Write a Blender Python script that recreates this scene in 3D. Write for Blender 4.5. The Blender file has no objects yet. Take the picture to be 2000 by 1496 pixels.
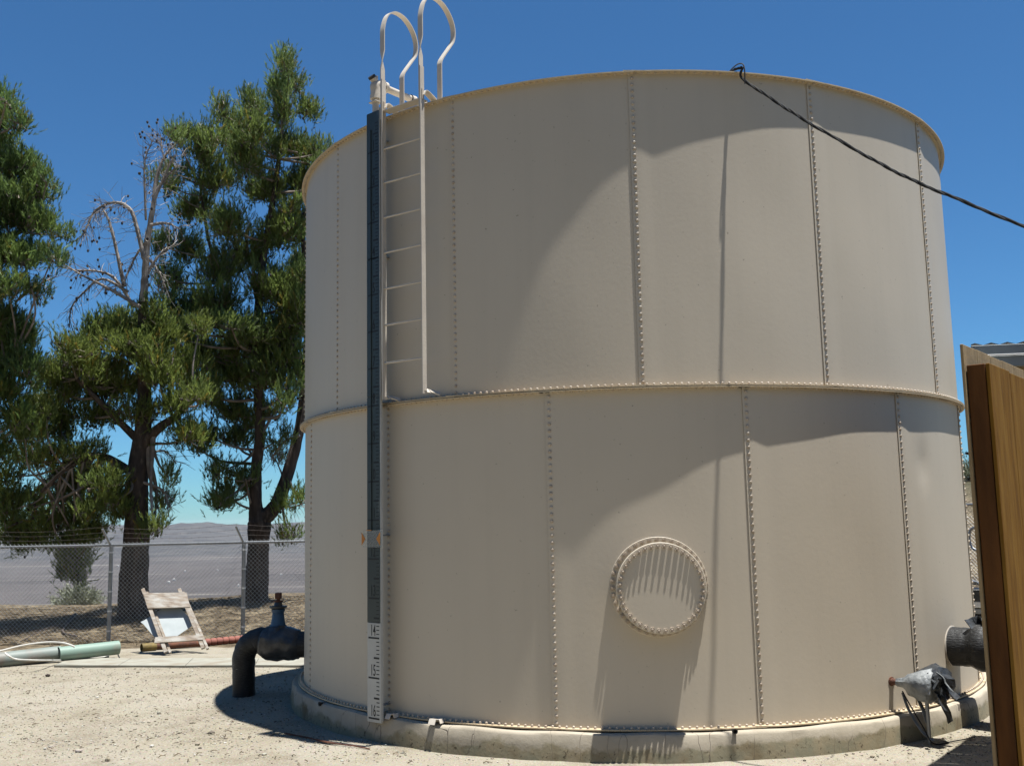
import bpy, bmesh, math, random
import numpy as np
from mathutils import Vector, Matrix
random.seed(7); rng = np.random.default_rng(7)
scene = bpy.context.scene
COL = scene.collection
deg = math.pi / 180

# ------------------------------------------------------------------ camera, sky, sun, exposure
CAM = np.array([0.0, -10.7546, 1.5032]); FPX = 1972.75
YAW, PITCH, ROLL = -6.131 * deg, 7.611 * deg, -1.176 * deg
FW = np.array([math.sin(YAW) * math.cos(PITCH), math.cos(YAW) * math.cos(PITCH), math.sin(PITCH)])
_r0 = np.array([math.cos(YAW), -math.sin(YAW), 0.0]); _u0 = np.cross(_r0, FW)
RT = _r0 * math.cos(ROLL) + _u0 * math.sin(ROLL)
UP = -_r0 * math.sin(ROLL) + _u0 * math.cos(ROLL)
cd = bpy.data.cameras.new('camera'); cam = bpy.data.objects.new('camera', cd); COL.objects.link(cam)
cam.matrix_world = Matrix(((RT[0], UP[0], -FW[0], CAM[0]), (RT[1], UP[1], -FW[1], CAM[1]), (RT[2], UP[2], -FW[2], CAM[2]), (0, 0, 0, 1)))
cd.sensor_width = 36.0; cd.lens = FPX / 2000 * 36.0; cd.clip_start = 0.1; cd.clip_end = 40000
scene.camera = cam

SUN_AZ, SUN_EL = 72 * deg, 78.8 * deg        # azimuth measured from the camera side (-Y) towards +X
SUN = Vector((math.sin(SUN_AZ) * math.cos(SUN_EL), -math.cos(SUN_AZ) * math.cos(SUN_EL), math.sin(SUN_EL)))
w = bpy.data.worlds.new('World'); scene.world = w; w.use_nodes = True
wn = w.node_tree; wn.nodes.clear()
sky = wn.nodes.new('ShaderNodeTexSky'); sky.sky_type = 'NISHITA'; sky.sun_disc = False
sky.sun_elevation = SUN_EL; sky.sun_rotation = math.pi - SUN_AZ
sky.altitude = 1200; sky.air_density = 1.0; sky.dust_density = 0.3; sky.ozone_density = 3.0
bg = wn.nodes.new('ShaderNodeBackground'); bg.inputs['Strength'].default_value = 0.05
wo = wn.nodes.new('ShaderNodeOutputWorld')
tn = wn.nodes.new('ShaderNodeMix'); tn.data_type = 'RGBA'; tn.blend_type = 'MULTIPLY'; tn.inputs[0].default_value = 1.0
tn.inputs[7].default_value = (.495, .905, 1.17, 1)          # the clear desert sky of the photograph is a deeper blue
wn.links.new(sky.outputs[0], tn.inputs[6]); wn.links.new(tn.outputs[2], bg.inputs[0]); wn.links.new(bg.outputs[0], wo.inputs[0])
sl = bpy.data.lights.new('sun', 'SUN'); sl.energy = 5.0; sl.angle = 0.5 * deg; sl.color = (1.0, 0.985, 0.945)
so = bpy.data.objects.new('sun', sl); COL.objects.link(so)
so.rotation_euler = SUN.to_track_quat('Z', 'Y').to_euler(); so.location = (10, -5, 40)
scene.view_settings.view_transform = 'Standard'; scene.view_settings.look = 'None'
scene.view_settings.exposure = 1.0; scene.view_settings.gamma = 1.0; scene.view_settings.use_curve_mapping = False
try:
    scene.cycles.volume_step_rate = 1.0; scene.cycles.max_bounces = 6; scene.cycles.diffuse_bounces = 3
    scene.cycles.transparent_max_bounces = 8
except Exception: pass

# ------------------------------------------------------------------ helpers
def ray(px, py): return FW + RT * ((px - 1000) / FPX) - UP * ((py - 748) / FPX)
def at(px, py, d): return CAM + ray(px, py) * d                # point at depth d seen at a place of the photo
def flat(px, py, z):
    v = ray(px, py); return CAM + v * ((z - CAM[2]) / v[2])
def cylpt(phi, r, z): return np.array([r * math.sin(phi), -r * math.cos(phi), z])
def oncyl(px, py, R):
    v = ray(px, py); a = v[0]**2 + v[1]**2; b = CAM[0]*v[0] + CAM[1]*v[1]; c = CAM[0]**2 + CAM[1]**2 - R*R
    return CAM + v * ((-b - math.sqrt(max(b*b - a*c, 0))) / a)
def sstep(a, b, x):
    t = np.clip((x - a) / (b - a), 0, 1); return t * t * (3 - 2 * t)
def tag(o, label=None, cat=None, group=None, kind=None):
    if label: o['label'] = label
    if cat: o['category'] = cat
    if group: o['group'] = group
    if kind: o['kind'] = kind
    return o
def empty(name, loc, label=None, cat=None, group=None):
    o = bpy.data.objects.new(name, None); COL.objects.link(o); o.location = tuple(float(c) for c in loc)
    o.empty_display_size = 0.1
    return tag(o, label, cat, group)
def wl(o):
    p = np.zeros(3)
    while o is not None: p = p + np.array(o.location); o = o.parent
    return p
class MB:
    def __init__(s): s.v = []; s.f = []; s.col = []
    def add(s, v, f):
        n = len(s.v); s.v += [tuple(map(float, p)) for p in v]; s.f += [tuple(i + n for i in q) for q in f]; return s
    def box(s, c, X, Y, Z, bev=0.0):
        """box of half-axes X,Y,Z about c, edges chamfered"""
        c, X, Y, Z = (np.array(a, float) for a in (c, X, Y, Z))
        lx, ly, lz = (np.linalg.norm(a) for a in (X, Y, Z))
        bev = min(bev, .45 * min(lx, ly, lz))
        if bev <= 0:
            v = [c + a*X + b*Y + d*Z for d in (-1, 1) for b in (-1, 1) for a in (-1, 1)]
            return s.add(v, [(0,2,3,1),(4,5,7,6),(0,1,5,4),(2,6,7,3),(0,4,6,2),(1,3,7,5)])
        bm = bmesh.new(); bmesh.ops.create_cube(bm, size=2)
        for q in bm.verts: q.co = (q.co.x * lx, q.co.y * ly, q.co.z * lz)
        bmesh.ops.bevel(bm, geom=bm.edges[:], offset=bev, segments=1, affect='EDGES')
        ux, uy, uz = X / lx, Y / ly, Z / lz
        bm.verts.index_update()
        v = [c + ux*q.co.x + uy*q.co.y + uz*q.co.z for q in bm.verts]; f = [tuple(q.index for q in fc.verts) for fc in bm.faces]
        bm.free(); return s.add(v, f)
    def beam(s, a, b, wv, t, bev=0.0):
        """bar from a to b, half-width vector wv, half-thickness t"""
        a, b, wv = (np.array(q, float) for q in (a, b, wv))
        d = b - a; wv = wv - d * (wv @ d) / (d @ d); n = np.cross(d, wv); n /= np.linalg.norm(n)
        return s.box((a + b) / 2, d / 2, wv, n * t, bev)
    def tube(s, pts, rad, n=10, caps=True, jit=0.0, squash=None):
        pts = [np.array(p, float) for p in pts]; k = len(pts)
        rad = [rad] * k if np.isscalar(rad) else list(rad)
        t0 = pts[1] - pts[0]; ref = np.array([0, 0, 1.0]) if abs(t0[2]) < .8 * np.linalg.norm(t0) else np.array([1.0, 0, 0])
        a = np.cross(t0, ref); a /= np.linalg.norm(a); v = []
        for i, p in enumerate(pts):
            t = pts[min(i+1, k-1)] - pts[max(i-1, 0)]; t /= np.linalg.norm(t) + 1e-12
            a = a - t * (a @ t); a /= np.linalg.norm(a) + 1e-12; b = np.cross(t, a)
            for j in range(n):
                q = 2 * math.pi * j / n; r = rad[i] * (1 + (random.uniform(-jit, jit) if jit else 0))
                v.append(p + a * r * math.cos(q) + b * r * math.sin(q))
        f = [(i*n + j, i*n + (j+1) % n, (i+1)*n + (j+1) % n, (i+1)*n + j) for i in range(k-1) for j in range(n)]
        if caps: f += [tuple(range(n))[::-1], tuple((k-1)*n + j for j in range(n))]
        return s.add(v, f)
    def ribbon(s, pts, wides, hw, ht):
        """flat bar swept along pts; wides = unit vectors of the wide side"""
        pts = [np.array(p, float) for p in pts]; k = len(pts); v = []
        for i, p in enumerate(pts):
            t = pts[min(i+1, k-1)] - pts[max(i-1, 0)]; t /= np.linalg.norm(t)
            a = np.array(wides[i], float); a = a - t * (a @ t); a /= np.linalg.norm(a); b = np.cross(t, a)
            v += [p + a*hw + b*ht, p - a*hw + b*ht, p - a*hw - b*ht, p + a*hw - b*ht]
        f = [(i*4 + j, i*4 + (j+1) % 4, i*4 + 4 + (j+1) % 4, i*4 + 4 + j) for i in range(k-1) for j in range(4)]
        f += [(3,2,1,0), tuple((k-1)*4 + j for j in range(4))]
        return s.add(v, f)
    def lathe(s, o, ax, prof, n=24, cap=True):
        """profile [(h, r)] turned about axis ax from point o"""
        o = np.array(o, float); ax = np.array(ax, float); ax /= np.linalg.norm(ax)
        ref = np.array([0, 0, 1.0]) if abs(ax[2]) < .9 else np.array([1.0, 0, 0])
        a = np.cross(ax, ref); a /= np.linalg.norm(a); b = np.cross(ax, a); v = []
        for h, r in prof:
            for j in range(n):
                q = 2*math.pi*j/n; v.append(o + ax*h + (a*math.cos(q) + b*math.sin(q))*r)
        k = len(prof)
        f = [(i*n+j, i*n+(j+1) % n, (i+1)*n+(j+1) % n, (i+1)*n+j) for i in range(k-1) for j in range(n)]
        if cap: f += [tuple(range(n))[::-1], tuple((k-1)*n+j for j in range(n))]
        return s.add(v, f)
    def mesh(s, name, m, origin=(0, 0, 0), smooth=35):
        me = bpy.data.meshes.new(name); o = np.array(origin, float)
        V = np.array(s.v, float) - o
        me.from_pydata(V.tolist(), [], s.f); me.materials.append(m); me.update()
        bm = bmesh.new(); bm.from_mesh(me); bmesh.ops.recalc_face_normals(bm, faces=bm.faces[:]); bm.to_mesh(me); bm.free()
        if smooth:
            me.polygons.foreach_set('use_smooth', [True] * len(me.polygons)); me.set_sharp_from_angle(angle=smooth * deg)
        return me
    def build(s, name, m, parent=None, origin=None, smooth=35):
        org = wl(parent) if parent is not None else (np.zeros(3) if origin is None else np.array(origin, float))
        o = bpy.data.objects.new(name, s.mesh(name, m, org, smooth)); COL.objects.link(o)
        if parent is not None: o.parent = parent
        else: o.location = tuple(org)
        return o
def quick_mesh(name, V, F, m, parent=None, cols=None, smooth=False):
    """numpy verts (n,3) and faces (k,3 or 4) to an object, fast"""
    org = wl(parent) if parent is not None else np.zeros(3)
    me = bpy.data.meshes.new(name); V = np.asarray(V, np.float32) - org.astype(np.float32); F = np.asarray(F, np.int32); k = F.shape[1]
    me.vertices.add(len(V)); me.vertices.foreach_set('co', V.ravel())
    me.loops.add(F.size); me.loops.foreach_set('vertex_index', F.ravel())
    me.polygons.add(len(F)); me.polygons.foreach_set('loop_start', np.arange(0, F.size, k, dtype=np.int32))
    me.polygons.foreach_set('use_smooth', [smooth] * len(F))
    if cols is not None:
        at_ = me.color_attributes.new('tint', 'FLOAT_COLOR', 'POINT')
        c4 = np.ones((len(V), 4), np.float32); c4[:, :3] = cols; at_.data.foreach_set('color', c4.ravel())
    me.materials.append(m); me.update(calc_edges=True); me.validate()
    o = bpy.data.objects.new(name, me); COL.objects.link(o)
    if parent is not None: o.parent = parent
    return o
def copy_piece(src, parent, loc, rot=None):
    c = src.copy(); COL.objects.link(c); c.parent = parent
    c.location = tuple(float(q) for q in loc)
    if rot is not None: c.rotation_euler = rot
    return c
def smooth_path(pts, n=6):
    """Catmull-Rom through pts"""
    P = [np.array(p, float) for p in pts]; P = [2*P[0]-P[1]] + P + [2*P[-1]-P[-2]]; out = []
    for i in range(1, len(P)-2):
        for k in range(n):
            t = k/n; a, b, c, d = P[i-1:i+3]
            out.append(.5*((2*b)+(-a+c)*t+(2*a-5*b+4*c-d)*t*t+(-a+3*b-3*c+d)*t**3))
    out.append(P[-2]); return out

# ------------------------------------------------------------------ materials
def M(name, c1, c2=None, scale=6.0, rough=0.6, metal=0.0, bump=0.0, bscale=60.0, detail=6.0, lo=.35, hi=.65, stretch=None, spec=0.4, c3=None, scale3=1.5, lo3=.5, hi3=.65, streak=0.0):
    m = bpy.data.materials.new(name); m.use_nodes = True; nt = m.node_tree; p = nt.nodes['Principled BSDF']
    p.inputs['Roughness'].default_value = rough; p.inputs['Metallic'].default_value = metal
    p.inputs['Specular IOR Level'].default_value = spec; p.inputs['Base Color'].default_value = (*c1, 1)
    tc = nt.nodes.new('ShaderNodeTexCoord'); src = tc.outputs['Object']
    if stretch:
        mp = nt.nodes.new('ShaderNodeMapping'); mp.inputs['Scale'].default_value = stretch; nt.links.new(src, mp.inputs['Vector']); src = mp.outputs[0]
    def noise(sc, dt=detail):
        n = nt.nodes.new('ShaderNodeTexNoise'); n.inputs['Scale'].default_value = sc; n.inputs['Detail'].default_value = dt
        nt.links.new(src, n.inputs['Vector']); return n.outputs['Fac']
    def ramp(fac, a, b):
        r = nt.nodes.new('ShaderNodeMapRange'); r.inputs['From Min'].default_value = a; r.inputs['From Max'].default_value = b
        nt.links.new(fac, r.inputs['Value']); return r.outputs[0]
    def mix(fac, a, b):
        x = nt.nodes.new('ShaderNodeMix'); x.data_type = 'RGBA'; nt.links.new(fac, x.inputs[0])
        for sck, val in ((x.inputs[6], a), (x.inputs[7], b)):
            if isinstance(val, tuple): sck.default_value = (*val, 1)
            else: nt.links.new(val, sck)
        return x.outputs[2]
    out = c1
    if c2: out = mix(ramp(noise(scale), lo, hi), c1, c2)
    if c3: out = mix(ramp(noise(scale3), lo3, hi3), out, c3)
    if streak:                                            # faint run-off streaks and small chips
        mp2 = nt.nodes.new('ShaderNodeMapping'); mp2.inputs['Scale'].default_value = (9, 9, .35); nt.links.new(tc.outputs['Object'], mp2.inputs['Vector'])
        n2 = nt.nodes.new('ShaderNodeTexNoise'); n2.inputs['Scale'].default_value = 1; n2.inputs['Detail'].default_value = 5; nt.links.new(mp2.outputs[0], n2.inputs['Vector'])
        ml = nt.nodes.new('ShaderNodeMath'); ml.operation = 'MULTIPLY'; ml.inputs[1].default_value = streak; nt.links.new(ramp(n2.outputs['Fac'], .48, .8), ml.inputs[0])
        out = mix(ml.outputs[0], out, tuple(q*.45 for q in c1))
        out = mix(ramp(noise(38, 2), .735, .76), out, tuple(q*.62 for q in c1))
    if not isinstance(out, tuple): nt.links.new(out, p.inputs['Base Color'])
    if bump:
        b = nt.nodes.new('ShaderNodeBump'); b.inputs['Strength'].default_value = bump; b.inputs['Distance'].default_value = .01
        nt.links.new(noise(bscale, 4), b.inputs['Height']); nt.links.new(b.outputs[0], p.inputs['Normal'])
    m['noise'] = True
    return m
TAN = M('tan_tank_paint', (.49, .428, .337), (.474, .413, .325), .9, .5, bump=.05, bscale=35, spec=.35, c3=(.46, .403, .315), scale3=2.2, lo3=.58, hi3=.9, streak=.07)
TANRIM_BOUNCE = M('tan_rim_with_bounce', (.47, .385, .26), (.44, .345, .22), 4, .55, bump=.15, bscale=60, spec=.3, c3=(.34, .24, .15), scale3=5, lo3=.58, hi3=.8)  # tan paint made more golden, warm ground bounce put into the colour
LADP = M('tan_ladder_paint', (.50, .45, .38), (.44, .39, .33), 8, .5, bump=.1, spec=.4)
BOLT = M('painted_bolts', (.47, .41, .33), (.36, .29, .22), 9, .5, spec=.4)
GAUGED = M('dull_gauge_board', (.022, .030, .028), (.036, .046, .042), 5, .42, bump=.05, bscale=15, stretch=(1, 1, .25), spec=.45, c3=(.08, .09, .085), scale3=14, lo3=.6, hi3=.75)
GAUGEW = M('white_gauge_board', (.42, .42, .40), (.36, .36, .34), 5, .35, spec=.4)
BLACKP = M('black_print', (.012, .012, .012), rough=.6)
GALV = M('galvanized_steel', (.26, .27, .28), (.20, .21, .22), 12, .42, .55, bump=.08)
WIRE = M('galvanized_wire', (.24, .25, .25), (.18, .19, .19), 5, .45, .4)
WIREDK = M('rusty_barbed_wire', (.04, .035, .03), (.07, .055, .05), 9, .7, .2)
BARK = M('pine_bark', (.075, .055, .042), (.032, .024, .02), 9, .9, bump=1.0, bscale=14, stretch=(1, 1, .3), c3=(.13, .10, .08), scale3=16, lo3=.55, hi3=.75)
TWIG = M('grey_twigs', (.26, .22, .185), (.12, .095, .075), 5, .85, bump=.4, bscale=40)
DEADW = M('weathered_dead_wood', (.33, .29, .255), (.16, .135, .115), 5, .8, bump=.6, bscale=30)
CONE = M('pine_cone', (.045, .032, .025), (.02, .015, .012), 30, .85, bump=.5)
BLACKPL = M('black_pipe_wrap', (.012, .012, .012), (.02, .02, .02), 14, .5, bump=.7, bscale=30, stretch=(1, 1, 5), spec=.35, c3=(.14, .15, .14), scale3=26, lo3=.66, hi3=.74)
BLACKPL2 = M('black_plastic', (.02, .022, .025), (.05, .055, .06), 12, .35, bump=.9, bscale=22, spec=.5)
TAPE = M('silver_tape', (.25, .26, .26), (.11, .12, .125), 12, .55, .05, bump=1.0, bscale=30)
BLUE = M('blue_valve_paint', (.025, .085, .17), (.02, .05, .10), 9, .5, bump=.2)
RUST = M('rusty_iron', (.13, .05, .025), (.07, .03, .02), 18, .85, bump=.6)
GPIPE = M('green_pipe', (.19, .27, .22), (.16, .23, .19), 3, .5, bump=.1, c3=(.22, .20, .16), scale3=4, lo3=.55, hi3=.8)
GPIPE2 = M('grey_green_pipe', (.17, .20, .18), (.14, .155, .14), 3, .55, bump=.1, c3=(.19, .165, .14), scale3=3)
PVC = M('white_pvc', (.55, .53, .48), (.46, .44, .39), 6, .45)
CLAY = M('red_pipe', (.24, .085, .06), (.17, .06, .045), 10, .75, bump=.4)
YPIPE = M('yellow_brown_pipe', (.17, .12, .03), (.10, .07, .025), 10, .7, bump=.4)
WOODW = M('weathered_board', (.25, .20, .15), (.17, .135, .105), 7, .8, bump=.6, bscale=30, stretch=(1, 5, 5), c3=(.36, .345, .31), scale3=4, lo3=.4, hi3=.7)
SIGNW = M('sign_back', (.33, .36, .36), (.28, .31, .31), 6, .4, spec=.5)
WOODG = M('varnished_planks', (.175, .085, .012), (.115, .052, .007), 9, .8, bump=.4, bscale=40, stretch=(2.5, 2.5, .3), spec=.1, c3=(.20, .105, .02), scale3=5, lo3=.45, hi3=.7)
WOODD = M('stained_wood_with_shade', (.13, .052, .014), (.06, .024, .007), 2.5, .75, bump=.3, bscale=30, stretch=(3, 3, .5), spec=.12)  # brown stained wood; shade on the stile's sunless face put into the colour
WOODE = M('raw_board_edge', (.30, .21, .105), (.22, .15, .07), 10, .8, bump=.5, stretch=(3, 3, .6))
ROOFM = M('blue_grey_metal', (.16, .19, .21), (.12, .14, .16), 3, .45, .3)
CONC_STRIP = M('pale_concrete', (.27, .262, .215), (.235, .222, .18), 5, .85, bump=.4, bscale=50, c3=(.21, .18, .135), scale3=2.5, lo3=.5, hi3=.7)
ORANGE = M('orange_plastic', (.50, .19, .02), (.42, .15, .015), 8, .45)
CLEAR = M('grey_clear_plastic', (.75, .77, .75), rough=.12, spec=.5); CLEAR.node_tree.nodes['Principled BSDF'].inputs['Transmission Weight'].default_value = .85; CLEAR.node_tree.nodes['Principled BSDF'].inputs['IOR'].default_value = 1.12
CABLE = M('black_cable', (.012, .012, .012), (.03, .03, .03), 30, .8, spec=.15)
CABLEL = M('grey_cable_strand', (.06, .06, .06), (.04, .04, .04), 30, .7, spec=.2)
BUSHM = M('sage_leaves', (.20, .22, .15), (.28, .29, .20), 3, .8)
LITTER = M('dry_litter', (.05, .035, .022), (.16, .12, .07), 6, .9)
HOUSEM = M('far_house_walls', (.45, .43, .40), (.45, .43, .40), .02, .8)
WHITEM = M('white_metal', (.6, .6, .6), (.5, .5, .5), 5, .4)

def needle_mat(name, a, b, sub=.3):
    m = bpy.data.materials.new(name); m.use_nodes = True; nt = m.node_tree; p = nt.nodes['Principled BSDF']
    at_ = nt.nodes.new('ShaderNodeAttribute'); at_.attribute_name = 'tint'
    n = nt.nodes.new('ShaderNodeTexNoise'); n.inputs['Scale'].default_value = 1.6; n.inputs['Detail'].default_value = 3
    tc = nt.nodes.new('ShaderNodeTexCoord'); nt.links.new(tc.outputs['Object'], n.inputs['Vector'])
    mr = nt.nodes.new('ShaderNodeMapRange'); mr.inputs['From Min'].default_value = .35; mr.inputs['From Max'].default_value = .65; nt.links.new(n.outputs['Fac'], mr.inputs['Value'])
    x = nt.nodes.new('ShaderNodeMix'); x.data_type = 'RGBA'; x.inputs[6].default_value = (*a, 1); x.inputs[7].default_value = (*b, 1); nt.links.new(mr.outputs[0], x.inputs[0])
    y = nt.nodes.new('ShaderNodeMix'); y.data_type = 'RGBA'; y.blend_type = 'MULTIPLY'; y.inputs[0].default_value = 1; nt.links.new(x.outputs[2], y.inputs[6]); nt.links.new(at_.outputs['Color'], y.inputs[7])
    nt.links.new(y.outputs[2], p.inputs['Base Color']); p.inputs['Roughness'].default_value = .5; p.inputs['Specular IOR Level'].default_value = .35
    tr = nt.nodes.new('ShaderNodeBsdfTranslucent'); nt.links.new(y.outputs[2], tr.inputs['Color'])
    ms = nt.nodes.new('ShaderNodeMixShader'); ms.inputs[0].default_value = sub
    nt.links.new(p.outputs[0], ms.inputs[1]); nt.links.new(tr.outputs[0], ms.inputs[2]); nt.links.new(ms.outputs[0], nt.nodes['Material Output'].inputs[0])
    return m
NEEDLE_A = needle_mat('pine_needles_light', (.185, .225, .052), (.125, .17, .045), .5)
NEEDLE_B = needle_mat('pine_needles', (.17, .22, .055), (.115, .165, .048), .5)
NEEDLE_C = needle_mat('pine_needles_deep', (.135, .19, .048), (.09, .145, .043), .5)

def ground_mat():
    m = bpy.data.materials.new('gravel_and_soil'); m.use_nodes = True; nt = m.node_tree; p = nt.nodes['Principled BSDF']; L = nt.links.new
    p.inputs['Roughness'].default_value = .95; p.inputs['Specular IOR Level'].default_value = .15
    tc = nt.nodes.new('ShaderNodeTexCoord'); P = tc.outputs['Object']
    def nz(s, d=6, r=.55):
        n = nt.nodes.new('ShaderNodeTexNoise'); n.inputs['Scale'].default_value = s; n.inputs['Detail'].default_value = d; n.inputs['Roughness'].default_value = r; L(P, n.inputs['Vector']); return n.outputs['Fac']
    def mr(f, a, b, c=0., e=1.):
        r = nt.nodes.new('ShaderNodeMapRange'); r.inputs[1].default_value = a; r.inputs[2].default_value = b; r.inputs[3].default_value = c; r.inputs[4].default_value = e; L(f, r.inputs[0]); return r.outputs[0]
    def mx(f, a, b, mode='MIX'):
        x = nt.nodes.new('ShaderNodeMix'); x.data_type = 'RGBA'; x.blend_type = mode
        if isinstance(f, float): x.inputs[0].default_value = f
        else: L(f, x.inputs[0])
        for s, v in ((x.inputs[6], a), (x.inputs[7], b)):
            if isinstance(v, tuple): s.default_value = (*v, 1)
            else: L(v, s)
        return x.outputs[2]
    def math_(op, a, b):
        q = nt.nodes.new('ShaderNodeMath'); q.operation = op
        for s, v in ((q.inputs[0], a), (q.inputs[1], b)):
            if isinstance(v, (int, float)): s.default_value = v
            else: L(v, s)
        return q.outputs[0]
    pad = mx(mr(nz(.9), .38, .62), (0.262, 0.235, 0.184), (0.236, 0.208, 0.156))
    pad = mx(mr(nz(1.9, 7, .65), .5, .66), pad, (0.185, 0.158, 0.115))
    pad = mx(mr(nz(55, 3, .7), .52, .68), pad, (0.315, 0.288, 0.235))
    pad = mx(mr(nz(90, 2, .7), .62, .74), pad, (0.105, 0.09, 0.066))
    vo = nt.nodes.new('ShaderNodeTexVoronoi'); vo.inputs['Scale'].default_value = 45; L(P, vo.inputs['Vector'])
    pad = mx(math_('MULTIPLY', mr(vo.outputs['Distance'], .0, .5, 1, 0), .35), pad, vo.outputs['Color'], 'SOFT_LIGHT')
    soil = mx(mr(nz(1.7), .4, .6), (0.105, 0.079, 0.049), (0.170, 0.136, 0.088))
    soil = mx(mr(nz(7), .46, .6), soil, (0.045, 0.034, 0.022))
    soil = mx(mr(nz(30, 3), .55, .7), soil, (0.205, 0.168, 0.112))
    far = mx(mr(nz(.004, 8), .35, .65), (0.078, 0.067, 0.062), (0.053, 0.046, 0.043))
    far = mx(mr(nz(.02, 6, .7), .55, .7), far, (0.102, 0.09, 0.08))
    sep = nt.nodes.new('ShaderNodeSeparateXYZ'); L(P, sep.inputs[0])
    streakn = nt.nodes.new('ShaderNodeTexNoise'); streakn.inputs['Scale'].default_value = 1.0; streakn.inputs['Detail'].default_value = 4
    mp = nt.nodes.new('ShaderNodeMapping'); mp.inputs['Scale'].default_value = (.0012, .006, 0); mp.inputs['Rotation'].default_value = (0, 0, .45); L(P, mp.inputs['Vector']); L(mp.outputs[0], streakn.inputs['Vector'])
    far = mx(mr(streakn.outputs['Fac'], .58, .66), far, (0.14, 0.126, 0.108))
    at_ = nt.nodes.new('ShaderNodeAttribute'); at_.attribute_name = 'tint'
    sc = nt.nodes.new('ShaderNodeSeparateColor'); L(at_.outputs['Color'], sc.inputs[0])
    edge = math_('ADD', sc.outputs[0], mr(nz(1.1, 5), .3, .7, -.35, .35))
    col = mx(mr(edge, .42, .58), pad, soil); scr = mx(mr(nz(.8, 6, .65), .36, .5), (.13, .105, .07), (.035, .037, .02))
    col = mx(sc.outputs[2], col, scr); col = mx(sc.outputs[1], col, far)
    L(col, p.inputs['Base Color'])
    b = nt.nodes.new('ShaderNodeBump'); b.inputs['Strength'].default_value = .9; b.inputs['Distance'].default_value = .012
    h = math_('ADD', math_('MULTIPLY', nz(28, 5, .7), 1.0), math_('MULTIPLY', vo.outputs['Distance'], -.6)); L(h, b.inputs['Height']); L(b.outputs[0], p.inputs['Normal'])
    return m
GROUND = ground_mat()

def footing_mat():
    m = bpy.data.materials.new('stained_concrete'); m.use_nodes = True; nt = m.node_tree; p = nt.nodes['Principled BSDF']; L = nt.links.new
    p.inputs['Roughness'].default_value = .85; p.inputs['Specular IOR Level'].default_value = .25
    tc = nt.nodes.new('ShaderNodeTexCoord'); P = tc.outputs['Object']
    def nz(s, d=6, r=.6):
        n = nt.nodes.new('ShaderNodeTexNoise'); n.inputs['Scale'].default_value = s; n.inputs['Detail'].default_value = d; n.inputs['Roughness'].default_value = r; L(P, n.inputs['Vector']); return n.outputs['Fac']
    def mr(f, a, b, c=0., e=1.):
        r = nt.nodes.new('ShaderNodeMapRange'); r.inputs[1].default_value = a; r.inputs[2].default_value = b; r.inputs[3].default_value = c; r.inputs[4].default_value = e; L(f, r.inputs[0]); return r.outputs[0]
    def mx(f, a, b):
        x = nt.nodes.new('ShaderNodeMix'); x.data_type = 'RGBA'; L(f, x.inputs[0])
        for s, v in ((x.inputs[6], a), (x.inputs[7], b)):
            if isinstance(v, tuple): s.default_value = (*v, 1)
            else: L(v, s)
        return x.outputs[2]
    sep = nt.nodes.new('ShaderNodeSeparateXYZ'); L(P, sep.inputs[0])
    paint = mx(mr(nz(5), .4, .65), (.36, .315, .245), (.31, .27, .205))
    conc = mx(mr(nz(7), .35, .65), (.20, .188, .13), (.265, .222, .145))
    conc = mx(mr(nz(3), .52, .7), conc, (.15, .11, .06)); conc = mx(mr(nz(26, 4, .7), .58, .68), conc, (.07, .055, .035))
    ad = nt.nodes.new('ShaderNodeMath'); ad.operation = 'ADD'; L(sep.outputs[2], ad.inputs[0]); L(mr(nz(2.4, 7, .65), .3, .7, -.07, .07), ad.inputs[1])
    col = mx(mr(ad.outputs[0], .075, .105), conc, paint)
    vo = nt.nodes.new('ShaderNodeTexVoronoi'); vo.feature = 'DISTANCE_TO_EDGE'; vo.inputs['Scale'].default_value = 3.2
    mp = nt.nodes.new('ShaderNodeMapping'); mp.inputs['Scale'].default_value = (1.3, 1.3, .22); L(P, mp.inputs['Vector'])
    av = nt.nodes.new('ShaderNodeVectorMath'); av.operation = 'ADD'; L(mp.outputs[0], av.inputs[0])
    n3 = nt.nodes.new('ShaderNodeTexNoise'); n3.inputs['Scale'].default_value = 5; L(P, n3.inputs['Vector'])
    sv = nt.nodes.new('ShaderNodeVectorMath'); sv.operation = 'SCALE'; sv.inputs['Scale'].default_value = .12; L(n3.outputs['Color'], sv.inputs[0]); L(sv.outputs[0], av.inputs[1]); L(av.outputs[0], vo.inputs['Vector'])
    crack = mr(vo.outputs['Distance'], .003, .009, 1, 0)
    msk = nt.nodes.new('ShaderNodeMath'); msk.operation = 'MULTIPLY'; L(crack, msk.inputs[0]); L(mr(nz(1.3), .42, .55), msk.inputs[1])
    col = mx(msk.outputs[0], col, (.12, .10, .08)); L(col, p.inputs['Base Color'])
    b = nt.nodes.new('ShaderNodeBump'); b.inputs['Strength'].default_value = .3; b.inputs['Distance'].default_value = .008
    sb = nt.nodes.new('ShaderNodeMath'); sb.operation = 'SUBTRACT'; L(nz(28, 5), sb.inputs[0]); L(msk.outputs[0], sb.inputs[1]); L(sb.outputs[0], b.inputs['Height']); L(b.outputs[0], p.inputs['Normal'])
    return m
CONC = footing_mat()

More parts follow.
